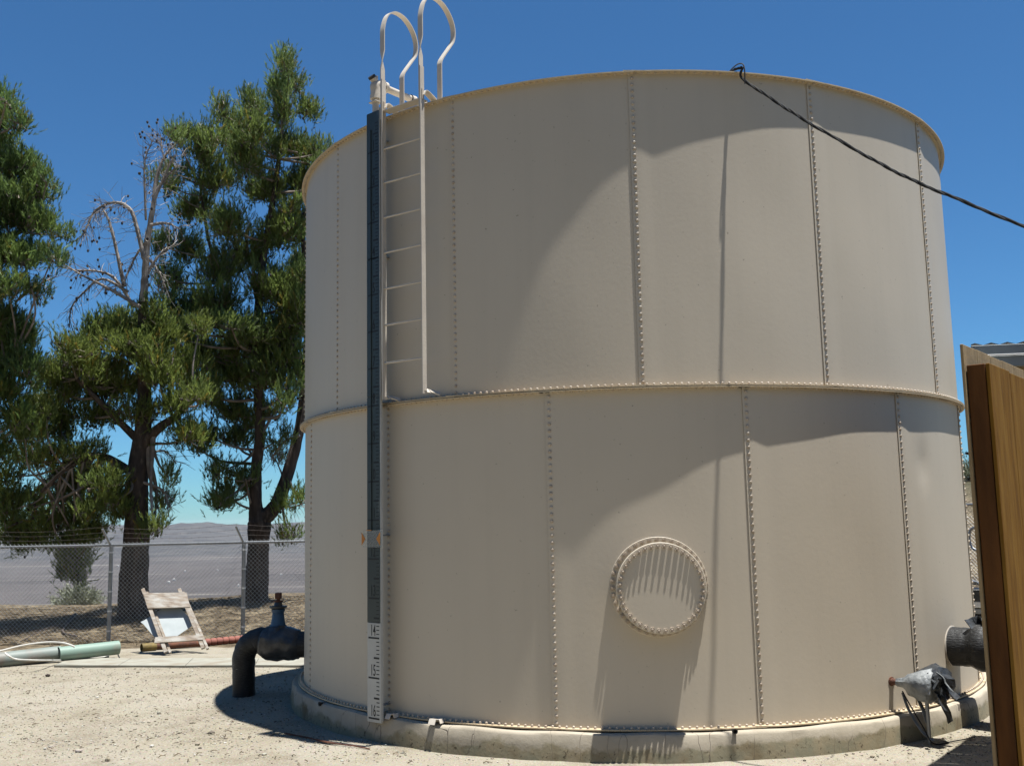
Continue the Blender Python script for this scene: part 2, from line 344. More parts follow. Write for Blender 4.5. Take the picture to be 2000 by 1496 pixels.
# ------------------------------------------------------------------ terrain
def wob(x, y, s, k=0): return (np.sin(x*s*1.3+1.7*k+.6*np.sin(y*s*.9)) + np.sin(y*s*1.1+2.3+k+.7*np.sin(x*s*.8)) + .5*np.sin((x+y)*s*2.3+k))/2.5
def H(x, y):
    x = np.asarray(x, float); y = np.asarray(y, float); r = np.hypot(x, y)
    near = -.2 - .18*sstep(-1, 6, y) - .06*sstep(-3, -9, x)
    crest = (.30 - .2*sstep(-8, -13, x)) * sstep(6.2, 9.6, y)
    rough = .035*wob(x, y, 2.1)*sstep(5.6, 7, y)*sstep(40, 20, r)
    pad = near + crest + rough + .006*wob(x, y, 3.3, 2) + .004*wob(x, y, 9., 1)
    s = np.maximum(0, (y-11.5)*.9 + np.maximum(0, -x-18)*.4)
    fall = -.30*s*sstep(0, 8, s)
    fall = np.maximum(fall, -150 + .02*fall)
    left = np.where(s > 0, np.maximum(pad + fall, -150), pad)
    bank = -.2 + .155*np.maximum(0, r-7)*sstep(7, 12, r) + .25*wob(x, y, .5)*sstep(10, 20, r)
    bank = np.minimum(bank, 2.3+.25*wob(x, y, .5)) - 152.3*sstep(160, 1300, r)
    wt = sstep(3.5, 9, x)*sstep(-6, 2, y)
    out = left*(1-wt) + bank*wt
    added_rise = np.minimum(np.maximum(0, -19-y), 46)*.5*(1+.12*wob(x, y, .35))  # added unseen hill behind the camera, keeps low sky light off the tank
    out = out + added_rise*(1-wt)*sstep(150, 60, np.abs(x+5))*sstep(400, 150, -y)
    return out*(1-sstep(1200, 1700, r)) - 150*sstep(1200, 1700, r)
def h1(x, y): return float(H(x, y))
def ground_at(px, py, it=6):
    z = -.25
    for _ in range(it):
        p = flat(px, py, z); z = h1(p[0], p[1])
    return flat(px, py, z)
NG = 430; uu = np.linspace(-1, 1, NG); gs = np.sinh(9.6*uu)*(11000/math.sinh(9.6))
GX, GY = np.meshgrid(gs-2.5, gs-2.0); GZ = H(GX, GY)
idx = np.arange(NG*NG).reshape(NG, NG)
GF = np.stack([idx[:-1, :-1], idx[:-1, 1:], idx[1:, 1:], idx[1:, :-1]], -1).reshape(-1, 4)
rr = np.hypot(GX, GY)
soilw = np.maximum(sstep(4.3, 5.6, GY + .25*wob(GX, GY, 1.3)), np.maximum(sstep(-13, -15, GY), sstep(6.0, 8.0, GX)))  # mound soil; rear and right bands added dark to cut bounce light
soilw = np.maximum(soilw, sstep(-9.5, -12, GX))
farw = sstep(60, 200, rr)
scrub = np.maximum(sstep(-15, -18, GY), sstep(8, 11, GX))*sstep(200, 90, rr)  # rear part is unseen ground, added dark to cut bounce on the tank
cols = np.stack([soilw.ravel(), farw.ravel(), scrub.ravel()], -1)
g = quick_mesh('ground', np.stack([GX.ravel(), GY.ravel(), GZ.ravel()], -1), GF, GROUND, cols=cols, smooth=True); tag(g, kind='structure')

def mountains(name, r0, r1, fn, az0, az1, n, mrows, m):
    az = np.linspace(az0*deg, az1*deg, n); t = np.linspace(0, 1, mrows); A, T = np.meshgrid(az, t)
    rad = r0 + (r1-r0)*T; top = fn(A/deg)
    prof = np.minimum(T/.55, 1)**1.3*np.where(T > .55, 1-.5*((T-.55)/.45)**2, 1)
    rid = .55*wob(A*r0, T*(r1-r0)*1.0, .0045) + .3*wob(A*r0, T*3000, .012, 3) + .2*wob(A*r0, T*3000, .03, 5)
    Z = -151 + (top+151)*prof*(1+.16*rid*np.sin(np.pi*np.minimum(T/.55, 1))**.7) + 5*rid*(T > .3)
    V = np.stack([CAM[0]+np.sin(A)*rad, CAM[1]+np.cos(A)*rad, Z], -1).reshape(-1, 3)
    i = np.arange(n*mrows).reshape(mrows, n); F = np.stack([i[:-1, :-1], i[:-1, 1:], i[1:, 1:], i[1:, :-1]], -1).reshape(-1, 4)
    return tag(quick_mesh(name, V, F, m, smooth=True), kind='structure')
MTN = M('desert_mountain', (.062, .058, .056), (.036, .034, .035), .004, .95, spec=.1, c3=(.085, .078, .072), scale3=.012)
mountains('mountain_range', 5200, 9600, lambda a: -2 + 10*np.sin(a*.55+2.2) + 8*np.sin(a*1.3+.4) + 4*np.sin(a*4.1+1) + 2*np.sin(a*9.) - 60*sstep(-18, -13, a), -75, 8, 320, 60, MTN)
mountains('far_mountain_range', 9300, 10900, lambda a: 2 + 10*np.sin(a*.4+.6) + 5*np.sin(a*1.3), -80, 20, 160, 20, MTN)
# far town in the valley: white specks nobody could count
mb = MB()
for _ in range(90):
    a = random.uniform(-42, -8)*deg; d = random.choice((random.gauss(1850, 70), random.gauss(1950, 50), random.uniform(1750, 4200)))
    c = np.array([CAM[0]+math.sin(a)*d, CAM[1]+math.cos(a)*d, -150+1.5]); s_ = random.uniform(1.5, 3.5)
    mb.box(c, (s_, 0, 0), (0, s_*.7, 0), (0, 0, random.uniform(1.6, 2.6)))
    mb.add([c+np.array(q) for q in ((-s_, -s_*.7, 2.4), (s_, -s_*.7, 2.4), (s_, s_*.7, 2.4), (-s_, s_*.7, 2.4), (-s_, 0, 4), (s_, 0, 4))], [(0, 1, 5, 4), (2, 3, 4, 5), (0, 4, 3), (1, 2, 5)])
tag(mb.build('distant_town', HOUSEM, smooth=0), 'scattered pale buildings far off on the valley floor', 'town', kind='stuff')

# ------------------------------------------------------------------ haze
hz = bpy.data.materials.new('haze'); hz.use_nodes = True; hz.node_tree.nodes.clear()
pv = hz.node_tree.nodes.new('ShaderNodeVolumePrincipled'); pv.inputs['Color'].default_value = (.84, .92, 1.0, 1); pv.inputs['Density'].default_value = 2.4e-5
ho = hz.node_tree.nodes.new('ShaderNodeOutputMaterial'); hz.node_tree.links.new(pv.outputs[0], ho.inputs['Volume'])
mb = MB(); mb.box((0, 0, -56), (11500, 0, 0), (0, 11500, 0), (0, 0, 97))
tag(mb.build('haze', hz, smooth=0), kind='stuff')

# ------------------------------------------------------------------ concrete path and footing
a_, b_, c_, d_ = ground_at(105, 1303), ground_at(640, 1304), ground_at(640, 1290), ground_at(140, 1288)
path = empty('path', ground_at(350, 1297)); path['kind'] = 'structure'
for k in range(4):
    t0, t1 = k/4+.001, (k+1)/4-.001
    q = [a_+(b_-a_)*t0, a_+(b_-a_)*t1, d_+(c_-d_)*t1, d_+(c_-d_)*t0]; mb = MB()
    zt = max(h1(p[0], p[1]) for p in q) + .035
    top = [np.array([p[0], p[1], h1(p[0], p[1])+.03]) for p in q]; bot = [p-np.array([0, 0, .15]) for p in top]
    mb.add(top+bot, [(0, 1, 2, 3), (7, 6, 5, 4), (0, 4, 5, 1), (1, 5, 6, 2), (2, 6, 7, 3), (3, 7, 4, 0)]); mb.build('concrete_slab', CONC_STRIP, path, smooth=0)

RW = 3.283; ZM, ZT = 2.44, 4.877
ft = empty('concrete_footing', (0, 0, -.2), 'cracked pale concrete ring that the round steel tank stands on', 'footing')
mb = MB(); n = 300; prof = [(3.0, -.010), (3.366, -.010), (3.382, -.017), (3.390, -.032), (3.398, -.10), (3.405, -.17), (3.415, -.45)]
v = []
for j in range(n):
    q = 2*math.pi*j/n
    for k, (r, z) in enumerate(prof):
        rr_ = r + (0.003*math.sin(q*23)+.002*math.sin(q*57+1)+random.uniform(-.004, .004) if k >= 2 else 0); v.append((rr_*math.sin(q), -rr_*math.cos(q), z + (.004*math.sin(q*31) if k < 4 else 0)))
K = len(prof); mb.add(v, [(j*K+k, ((j+1) % n)*K+k, ((j+1) % n)*K+k+1, j*K+k+1) for j in range(n) for k in range(K-1)])
mb.build('ring', CONC, ft)
for px, py in ((1435, 1427), (626, 1374)):
    p = oncyl(px, py, 3.39); rd = np.array([p[0], p[1], 0])/math.hypot(p[0], p[1])
    MB().lathe(p-rd*.05, rd, [(0, .006), (.056, .016), (.064, .019), (.064, .012), (.03, .011)], 12, cap=False).build('drain_hole', BLACKP, ft)

# ------------------------------------------------------------------ water tank
tank = empty('water_tank', (0, 0, 0), 'big round tan bolted steel water tank on a concrete ring', 'water tank')
ST = 360/14*deg; PU, PL = -48.4*deg, -60.75*deg
dent = oncyl(1795, 905, RW); dphi = math.atan2(dent[0], -dent[1])
def stave(ph, z0, z1, lower):
    a0, a1 = ph-.029/RW, ph+ST+.03/RW; na, nz_ = 40, 26
    al = np.concatenate([np.linspace(a0, a0+.075, 8)[:-1], np.linspace(a0+.075, a1, na-7)]); zz = np.linspace(z0, z1, nz_)
    A, Z = np.meshgrid(al, zz)
    s_ = random.uniform(0, 9)
    edge = np.sin(np.pi*(A-a0)/(a1-a0))*np.sin(np.pi*(Z-z0)/(z1-z0))
    r = RW + .0085*(1-sstep(.012, .06, A-a0)) + .0035*edge*(np.sin(A*9+s_)+np.sin(Z*2.1+s_*2)+.5*np.sin(A*21+Z*3+s_))
    if lower: r = r - .014*np.exp(-(((A-dphi-.02)*RW/.10)**2 + ((Z-dent[2])/.13)**2))
    n_ = len(al); out = np.stack([r*np.sin(A), -r*np.cos(A), Z], -1).reshape(-1, 3); ri = r-.005
    inn = np.stack([ri*np.sin(A), -ri*np.cos(A), Z], -1).reshape(-1, 3)
    i = np.arange(n_*nz_).reshape(nz_, n_); F = np.stack([i[:-1, :-1], i[:-1, 1:], i[1:, 1:], i[1:, :-1]], -1).reshape(-1, 4).tolist()
    o = n_*nz_; F2 = [tuple(q+o for q in f[::-1]) for f in F]
    E = [(i[k, 0], i[k+1, 0], i[k+1, 0]+o, i[k, 0]+o) for k in range(nz_-1)] + [(i[k, -1], i[k, -1]+o, i[k+1, -1]+o, i[k+1, -1]) for k in range(nz_-1)]
    mb = MB(); mb.add(np.concatenate([out, inn]), [tuple(f) for f in F]+F2+E)
    return mb.build('wall_panel', TAN, tank, smooth=30)
def bolt_mb(mb, p, ax, r=.0105, h=.012):
    ax = np.array(ax, float); ax /= np.linalg.norm(ax); mb.lathe(p-ax*.002, ax, [(0, r*1.35), (.004, r*1.35), (.004, r), (h*.8, r), (h, r*.6)], 7)
for ring, (ph0, z0, z1) in enumerate(((PU, ZM+.006, ZT-.002), (PL, 0.0, ZM-.006))):
    for k in range(14):
        ph = ph0+k*ST; stave(ph, z0, z1, ring == 1)
        c = math.cos(ph)
        if c > -.2:
            mb = MB(); nb = 47
            for j in range(nb):
                z = z0+.035+(z1-z0-.07)*j/(nb-1)
                bolt_mb(mb, cylpt(ph, RW+.0085, z), (math.sin(ph), -math.cos(ph), 0))
            o = mb.build('seam_bolts', BOLT, tank); o['kind'] = 'stuff'
def flange(ph, z, t, w, bolts_up, bolts_dn, name='flange_segment', lift=0.0):
    hb_ = .006 if name == 'top_flange' else .02
    a0, a1 = ph-.02, ph+ST+.004; n = 22; mb = MB(); v = []
    al = np.linspace(a0, a1, n)
    for a in al:
        e = lift*(1-float(sstep(.0, .05, a-a0)))
        for r, zz in ((RW-.004, z-t/2), (RW+w, z-t/2), (RW+w, z+t/2), (RW-.004, z+t/2)): v.append((r*math.sin(a), -r*math.cos(a), zz+e))
    f = [(i*4+j, i*4+(j+1) % 4, i*4+4+(j+1) % 4, i*4+4+j) for i in range(n-1) for j in range(4)] + [(3, 2, 1, 0), tuple((n-1)*4+j for j in range(4))]
    mb.add(v, f); seg = mb.build(name, TANRIM_BOUNCE, tank, smooth=30)
    if math.cos(ph+ST/2) > -.35:
        mb = MB(); nb = 29
        for j in range(nb):
            a = ph+ST*(j+.5)/nb; p = cylpt(a, RW+w*.52, z)
            if bolts_up: bolt_mb(mb, p+np.array([0, 0, t/2]), (0, 0, 1), .0095, hb_)
            if bolts_dn: bolt_mb(mb, p-np.array([0, 0, t/2]), (0, 0, -1), .0095, .013)
        o = mb.build('flange_bolts', BOLT, tank); o['kind'] = 'stuff'
for k in range(14):
    flange(PU+k*ST, ZT, .009, .054, True, True, 'top_flange', .007)
    flange(PL+k*ST, ZM-.0065, .008, .054, False, True, 'middle_flange', 0)
    flange(PU+k*ST, ZM+.0065, .008, .054, True, False, 'middle_flange', .006)
    flange(PL+k*ST, .004, .009, .055, True, False, 'bottom_flange', .006)
mb = MB(); mb.lathe((0, 0, ZT-.05), (0, 0, 1), [(0, RW-.01), (.55, .35), (.56, .0)], 56, cap=False); mb.build('roof', TAN, tank)
# clean-out manhole
mphi, mz = 4.04*deg, .994
mn = np.array([math.sin(mphi), -math.cos(mphi), 0]); mt = np.array([math.cos(mphi), math.sin(mphi), 0]); mk = np.array([0, 0, 1.0])
mh = MB(); v = []; n = 72
for j in range(n):
    q = 2*math.pi*j/n
    for r, off in ((.25, .004), (.25, .016), (.352, .016), (.355, .012), (.355, .0)):
        a = mphi + math.asin(r*math.cos(q)/RW); v.append(cylpt(a, RW+off, mz+r*math.sin(q)))
mh.add(v, [(j*5+k, ((j+1) % n)*5+k, ((j+1) % n)*5+k+1, j*5+k+1) for j in range(n) for k in range(4)])
man = mh.build('manhole', TAN, tank)
base = cylpt(mphi, RW, mz)
MB().lathe(base-mn*.02, mn, [(0, .262), (.15, .262), (.15, .318), (.17, .318)], 72, cap=False).build('neck', TAN, man)
MB().lathe(base+mn*.1515, mn, [(0, .318), (.013, .318), (.016, .315), (.0162, .30), (.014, .1), (.014, .0)], 72, cap=False).build('cover', TAN, man)
def piece(name, mb, m, parent, origin): 
    o = bpy.data.objects.new(name, mb.mesh(name, m, origin)); COL.objects.link(o); o.parent = parent; return o
NB = 40
sb = MB(); sb.lathe((0, 0, 0), mn, [(-.004, .0165), (.014, .0165), (.012, .0085), (.021, .0085), (.023, .006)], 8)
proto = None
for j in range(NB):
    q = 2*math.pi*(j+.35)/NB; p = base + mn*.1665 + mt*.293*math.cos(q) + mk*.293*math.sin(q)
    if proto is None: proto = piece('bolt', sb, BOLT, man, np.zeros(3)); proto.location = tuple(p - wl(man))
    else: copy_piece(proto, man, p - wl(man))
sb = MB(); sb.lathe((0, 0, 0), mn, [(-.004, .0165), (.012, .0165), (.012, .0085), (.026, .0085)], 8); proto = None
for j in range(NB):
    q = 2*math.pi*(j+.1)/NB; a = mphi+math.asin(.336*math.cos(q)/RW); p = cylpt(a, RW+.016, mz+.336*math.sin(q))
    if proto is None: proto = piece('bolt', sb, BOLT, man, np.zeros(3)); proto.location = tuple(p - wl(man))
    else: copy_piece(proto, man, p - wl(man))
# bent anchor tabs at the foot of the wall
for px, py, s_ in ((765, 1403, .7), (850, 1414, .85)):
    p = oncyl(px, py, RW+.085); ph = math.atan2(p[0], -p[1]); t = np.array([math.cos(ph), math.sin(ph), 0]); nr = np.array([math.sin(ph), -math.cos(ph), 0]); p = np.array([p[0], p[1], .012])
    mb = MB(); mb.ribbon([p-nr*.06, p-nr*.01+mk*.012*s_, p+nr*.03+mk*.02*s_, p+nr*.05+mk*-.02], [t]*4, .035*s_, .003); mb.ribbon([p+t*.035*s_+mk*.012, p+t*.06*s_+mk*.016, p+t*.075*s_-mk*.012], [nr]*3, .025, .003)
    mb.build('anchor_tab', LADP, tank)

# ------------------------------------------------------------------ ladder
PHL, PHR = -33.0*deg, -26.0*deg; RL = RW+.15
phm = (PHL+PHR)/2
lad = empty('ladder', cylpt(phm, RL, ZM), 'tan steel ladder with two looped handrails on the upper tank wall', 'ladder')
inw = np.array([-math.sin(phm), math.cos(phm), 0]); tg = np.array([math.cos(phm), math.sin(phm), 0])
half = RL*(PHR-PHL)/2; lc = cylpt(phm, RL, 0)
for s_ in (-1, 1):
    b0 = lc + tg*half*s_; zb = 2.475 if s_ > 0 else 2.462
    path_ = [(0, zb), (0, 3.2), (0, 4.0), (0, 4.8), (0, 5.15)]; wid = [inw]*5
    tw = np.linspace(0, 1, 9)
    for t in tw: path_.append((0, 5.24+.17*t)); wid.append(inw*math.cos(t*math.pi/2)-tg*math.sin(t*math.pi/2))
    arc = smooth_path([(0, 5.45, 0), (0.005, 5.56, 0), (.05, 5.68, 0), (.14, 5.75, 0), (.25, 5.755, 0), (.34, 5.71, 0), (.40, 5.64, 0), (.425, 5.56, 0), (.415, 5.47, 0), (.37, 5.40, 0), (.28, 5.28, 0), (.245, 5.22, 0), (.24, 5.15, 0), (.24, 4.86, 0)], 4)
    for q in arc: path_.append((q[0], q[1]+.055*float(sstep(4.95, 5.2, q[1])))); wid.append(-tg)
    pts = [b0 + inw*a + np.array([0, 0, z]) for a, z in path_]
    cut = next(i for i, (a, z) in enumerate(path_) if z > 4.95)
    MB().ribbon(pts[:cut+1], wid[:cut+1], .024, .0045).build('rail', LADP, lad, smooth=0)
    MB().ribbon([p - tg*.0095*1 for p in pts[cut-1:cut]] + [p - tg*.0095 for p in pts[cut:]], wid[cut-1:], .024, .0045).build('handrail', LADP, lad, smooth=40)
    # wall brackets
    bt = b0+np.array([0, 0, zb+.015]); MB().ribbon(smooth_path([bt+mk*.05, bt+mk*.0, bt+inw*.05+mk*.01, bt+inw*.10+tg*.03, bt+inw*.13+tg*.05-mk*.012], 3), [tg*.3+inw*.9]*13, .02, .004).build('bracket', LADP, lad, smooth=0)
    bt = b0+np.array([0, 0, 4.93]); MB().ribbon(smooth_path([bt-mk*.03, bt+inw*.03+mk*.015, bt+inw*.10, bt+inw*.18-mk*.035], 4), [tg]*13, .03, .004).build('bracket', LADP, lad, smooth=40)
    MB().box(bt-inw*0-mk*.02+tg*.008, tg*.004, inw*.012, mk*.045, .002).build('splice_plate', BOLT, lad)
zr = [2.755, 3.065, 3.365, 3.665, 3.96, 4.255, 4.545]
proto = None
for z in zr:
    if proto is None:
        mb = MB(); c = lc+mk*z; mb.tube([c-tg*(half-.001), c+tg*(half-.001)], .0085, 10); proto = mb.build('rung', LADP, lad)
    else: copy_piece(proto, lad, (0, 0, z-zr[0]))
c = lc+mk*4.875+inw*.03; MB().box(c, tg*half, inw*.045, mk*.004, .001).build('step_plate', LADP, lad)

# ------------------------------------------------------------------ level gauge
PG = -35.55*deg; RG = RW+.155; gn = np.array([math.sin(PG), -math.cos(PG), 0]); gt_ = np.array([math.cos(PG), math.sin(PG), 0]); HWG = .080
def zft(t): return -.0143+(16-t)*.3048
gc = cylpt(PG, RG, 0)+gt_*.018
gau = empty('level_gauge', gc, 'tall narrow numbered tank gauge board left of the ladder', 'gauge')
pcs = []
for t0, t1, m in ((-.15, 4.0, GAUGED), (4.0, 7.75, GAUGED), (7.75, 11.3, GAUGED), (11.3, 13.62, GAUGED), (13.62, 16.1, GAUGEW)):
    za, zb = zft(t1)+.001, zft(t0)-.001; mb = MB(); mb.box(gc-gn*.012+mk*(za+zb)/2, gt_*HWG, gn*.012, mk*(zb-za)/2, .002)
    o = mb.build('board', m, gau); pcs.append((t0, t1, o))
    if m is GAUGEW: o['label'] = 'white bottom board numbered 14 to 16'
    else: o['label'] = 'dull dark board section'
mb = MB(); mb.box(gc-gt_*.026+gn*.004+mk*(zft(11.3)+zft(.35))/2, gt_*.005, gn*.004, mk*(zft(.35)-zft(11.3))/2, .001); mb.build('guide_strip', GAUGED, gau)
mb = MB(); mb.box(gc+gt_*(HWG+.004)-gn*.01+mk*(zft(16.05)+zft(-.2))/2, gt_*.003, gn*.012, mk*(zft(-.2)-zft(16.05))/2, .001); mb.build('side_angle', GAUGEW, gau)
for t in (.6, 3.9, 7.9, 11.4, 15.7):
    MB().box(gc-gn*.085+mk*zft(t), gt_*.03, gn*.068, mk*.004, .001).build('standoff', GALV, gau)
for t0, t1, o in pcs:
    mb = MB(); any_ = False
    for k in range(int(math.ceil(t0*10)), int(math.floor(t1*10))+1):
        t = k/10
        if t < .2 or t > 16.0: continue
        if k % 10 == 0: x0, hh = -.064, .0065
        elif k % 5 == 0: x0, hh = .0, .007
        else: x0, hh = .031, .0034
        x1 = .064; c = gc+gn*.0007+gt_*(x0+x1)/2+mk*zft(t); mb.box(c, gt_*(x1-x0)/2, gn*.0006, mk*hh)
        if k % 10 == 0 and t < 11.3: mb.box(gc+gn*.0085-gt_*.026+mk*zft(t), gt_*.005, gn*.0006, mk*hh)
        any_ = True
    if any_: q = mb.build('graduation_marks', BLACKP, o, smooth=0); q['kind'] = 'stuff'
    for k in range(1, 17):
        if not (t0 <= k-.1 < t1): continue
        fc = bpy.data.curves.new('numeral', 'FONT'); fc.body = str(k); fc.size = .122; fc.align_x = 'RIGHT'; fc.extrude = .0005; fc.offset = .0006; fc.materials.append(BLACKP)
        tmp = bpy.data.objects.new('numeral', fc); COL.objects.link(tmp); me = bpy.data.meshes.new_from_object(tmp); bpy.data.objects.remove(tmp); me.materials.clear(); me.materials.append(BLACKP)
        fo = bpy.data.objects.new('numeral', me); COL.objects.link(fo); fo.parent = o
        p = gc+gn*.0012+gt_*.023+mk*(zft(k)+.018) - wl(o)
        fo.matrix_local = Matrix(((gt_[0]*.52, 0, gn[0], p[0]), (gt_[1]*.52, 0, gn[1], p[1]), (0, 1, 0, p[2]), (0, 0, 0, 1)))
# float marker
zc = zft(11.48); mkp = MB().box(gc+gn*.020+gt_*.012+mk*zc, gt_*.115, gn*.003, mk*.066, .001).build('marker_plate', CLEAR, gau)
for s_, xx in ((1, -.115), (-1, .075)):
    p = gc+gn*.0245+gt_*xx+mk*zc; v = [p+mk*.05, p-mk*.05, p+gt_*.042*s_*(1 if s_ > 0 else 1)]
    if s_ < 0: v = [p+gt_*.03+mk*.05, p+gt_*.03-mk*.05, p-gt_*.012]
    v2 = [q+gn*.003 for q in v]; MB().add(v+v2, [(0, 2, 1), (3, 4, 5), (0, 1, 4, 3), (1, 2, 5, 4), (2, 0, 3, 5)]).build('pointer', ORANGE, mkp, smooth=0)
MB().box(gc+gn*.0245-gt_*.03+mk*(zc+.067), gt_*.03, gn*.003, mk*.0025).build('trim', ORANGE, mkp, smooth=0)
# pulley pipe over the rim
PP = cylpt(PG, RG-.035, 5.165)+gt_*(.015); pipe = empty('pulley_pipe', PP, 'pale elbowed pulley pipe from gauge top over tank rim', 'pipe')
gi = -gn
MB().tube([PP+gi*.05, PP+gi*.95-mk*.02], .03, 16).build('tube', LADP, pipe)
MB().tube([PP-mk*.09, PP-mk*.36], .028, 16).build('tube', LADP, pipe)
e = MB(); e.tube(smooth_path([PP+gi*.10, PP+gi*.03, PP-gi*.005-mk*.02, PP-mk*.06, PP-mk*.11], 5), .043, 16); e.tube([PP+gi*.085, PP+gi*.115], .05, 16); e.tube([PP-mk*.10, PP-mk*.135], .048, 16)
e.tube([PP+gi*.02, PP-gi*.035+mk*.045], .03, 14); e.build('elbow', LADP, pipe)
MB().tube([PP-gi*.033+mk*.043, PP-gi*.048+mk*.058], .034, 12).build('cap', BLACKPL, pipe)
MB().tube([PP+gi*.012+mk*.05, PP+gi*.012+mk*.075], .012, 8).build('plug', LADP, pipe)
for a in (.40, .62): MB().tube([PP+gi*a-mk*.008, PP+gi*(a+.05)-mk*.008], .037, 16).build('coupling', LADP, pipe)
MB().tube([PP+gi*.395-mk*.008, PP+gi*.402-mk*.008], .0385, 16).build('clamp_ring', BLACKPL, pipe)
MB().box(PP-mk*.165, gt_*.045, gn*.04, mk*.004, .002).build('collar', LADP, pipe)
MB().tube(smooth_path([PP+gi*.66-mk*.0, PP+gi*.70-mk*.05, PP+gi*.72-mk*.2], 4), .042, 14).build('elbow', LADP, pipe)

# ------------------------------------------------------------------ power cable from rim
A0 = np.array([.92, -3.05, 4.90]); A1 = np.array([1.02, -3.235, 4.885]); dirc = np.array([1, -.745, -.97])
hd_ = np.array([1, -.745, 0]); hd_ /= np.linalg.norm(hd_); hn_ = np.array([hd_[1], -hd_[0], 0]); cp = []
for px_, py_ in ((1448, 152), (1490, 182), (1540, 215), (1590, 246), (1680, 298), (1740, 331), (1800, 360), (1880, 393), (2000, 443), (2160, 510)):
    v = ray(px_, py_); cp.append(CAM+v*(((A1-CAM) @ hn_)/(v @ hn_)))
dl_ = cp[-1]-cp[-2]; dl_ /= np.linalg.norm(dl_[:2]); PE = cp[-1]+dl_*1.9+np.array([0, 0, .12])
pts = smooth_path([A0-np.array([.1, -.25, .02]), A0, np.array([.965, -3.17, 4.905]), A1]+cp+[cp[-1]+dl_*.9, PE], 9)
pst = np.array([PE[0]+.03, PE[1]-.03, h1(PE[0], PE[1])])
tag(MB().tube([pst-mk*.3, pst+mk*(PE[2]-pst[2]+.12)], [.075, .062], 12).build('cable_post', WOODE, origin=pst), 'round wooden post carrying the lower end of the dark cable', 'post')
cab = empty('power_cable', A1, 'twisted dark cable strung from tank rim down to the right', 'cable')
for k, (m, r) in enumerate(((CABLE, .0075), (CABLE, .0065), (CABLEL, .0035))):
    tp = []
    for i, p in enumerate(pts):
        q = i*.62+k*2.1; a = np.cross(dirc, mk); a /= np.linalg.norm(a); b = np.cross(dirc, a); b /= np.linalg.norm(b)
        tp.append(p+(a*math.cos(q)+b*math.sin(q))*.0065)
    MB().tube(tp, r, 7).build('strand', m, cab)
loop = smooth_path([np.array([.90, -3.05, 4.885]), np.array([.95, -3.14, 4.925]), np.array([1.0, -3.22, 4.93]), np.array([1.03, -3.26, 4.885]), np.array([1.03, -3.255, 4.75])], 5)
MB().tube(loop, .005, 7).build('loose_end', CABLEL, cab)

# ------------------------------------------------------------------ black pipe with valve on the left
gb = ground_at(476, 1358); pb = empty('outlet_pipe', gb, 'black wrapped elbow pipe with blue valve left of tank', 'pipe')
dD = (gb-CAM) @ FW
c1 = at(476, 1300, dD); c2 = at(480, 1268, dD); c3 = at(498, 1254, dD-.02); c4 = at(522, 1252, dD-.05)
pv_ = at(548, 1254, dD-.08)
mb = MB(); mb.tube(smooth_path([gb-mk*.1, at(476, 1345, dD), c1, at(477, 1278, dD), at(487, 1259, dD-.01), at(505, 1250, dD-.03), c4], 5), [.112]*20+[.118]*6+[.13]*5, 20, jit=.04); mb.build('elbow', BLACKPL, pb)
mb = MB(); mb.tube(smooth_path([at(512, 1250, dD-.04), at(520, 1252, dD-.05), at(533, 1254, dD-.07), at(560, 1256, dD-.09), at(580, 1260, dD-.1), at(588, 1261, dD-.1)], 4), [.12, .13, .14, .15, .158, .162, .165, .168, .17, .17, .17, .168, .165, .16, .155, .15, .145, .138, .13, .125, .12], 18, jit=.06); mb.build('valve_body', BLACKPL2, pb)
mb = MB(); mb.tube([at(582, 1258, dD-.1), at(612, 1258, dD-.15), at(640, 1258, dD-.1)], .125, 18); mb.build('nozzle', BLACKPL, pb)
vt = at(543, 1232, dD-.07); vz = mk
mb = MB(); v_ = [(0, .15), (.04, .145), (.07, .125), (.10, .10), (.115, .08)]; mb.lathe(vt-mk*.06, vz, v_, 16)
mb.v = [tuple(np.array(q)+np.array([random.uniform(-.012, .012) for _ in range(3)])) for q in mb.v]; mb.build('wrap', BLACKPL2, pb)
vb = MB().lathe(vt+mk*.03, vz, [(0, .08), (.03, .075), (.10, .062), (.15, .058), (.165, .068), (.185, .068)], 12).build('bonnet', BLUE, pb)
MB().lathe(vt+mk*.215, vz, [(0, .05), (.01, .088), (.03, .088), (.034, .045), (.07, .035)], 12).build('gland', BLACKPL2, pb)
MB().lathe(vt+mk*.285, vz, [(0, .045), (.012, .05), (.014, .02), (.04, .02)], 10).build('stem', RUST, pb)
MB().box(vt+mk*.345, np.array([.028, 0, 0]), np.array([0, .028, 0]), mk*.03, .005).build('nut', RUST, pb)

# ------------------------------------------------------------------ black pipe on the right
p0 = oncyl(1860, 1262, RW); ph = math.atan2(p0[0], -p0[1]); rd = np.array([math.sin(ph), -math.cos(ph), 0]); td = np.array([math.cos(ph), math.sin(ph), 0])
pr_ = empty('inlet_pipe', (p0[0]+rd[0]*.4, p0[1]+rd[1]*.4, -.2), 'black wrapped pipe leaving tank behind the wooden gate', 'pipe')
pc = p0.copy(); pc[2] = .40
MB().lathe(pc-rd*.02, rd, [(0, .163), (.026, .163), (.028, .157), (.028, .1)], 28).build('wall_flange', LADP, pr_)
mb = MB(); mb.tube(smooth_path([pc-rd*.05, pc+rd*.08, pc+rd*.18, pc+rd*.27+mk*.005, pc+rd*.40, pc+rd*.52-mk*.03, pc+rd*.60-mk*.14, pc+rd*.62-mk*.35, pc+rd*.62-mk*.7], 5),
      [.153]*8+[.15, .155, .165, .18, .185, .19, .19, .19, .185]+[.18]*8+[.17]*16, 20, jit=.02); mb.build('wrapped_elbow', BLACKPL, pr_)
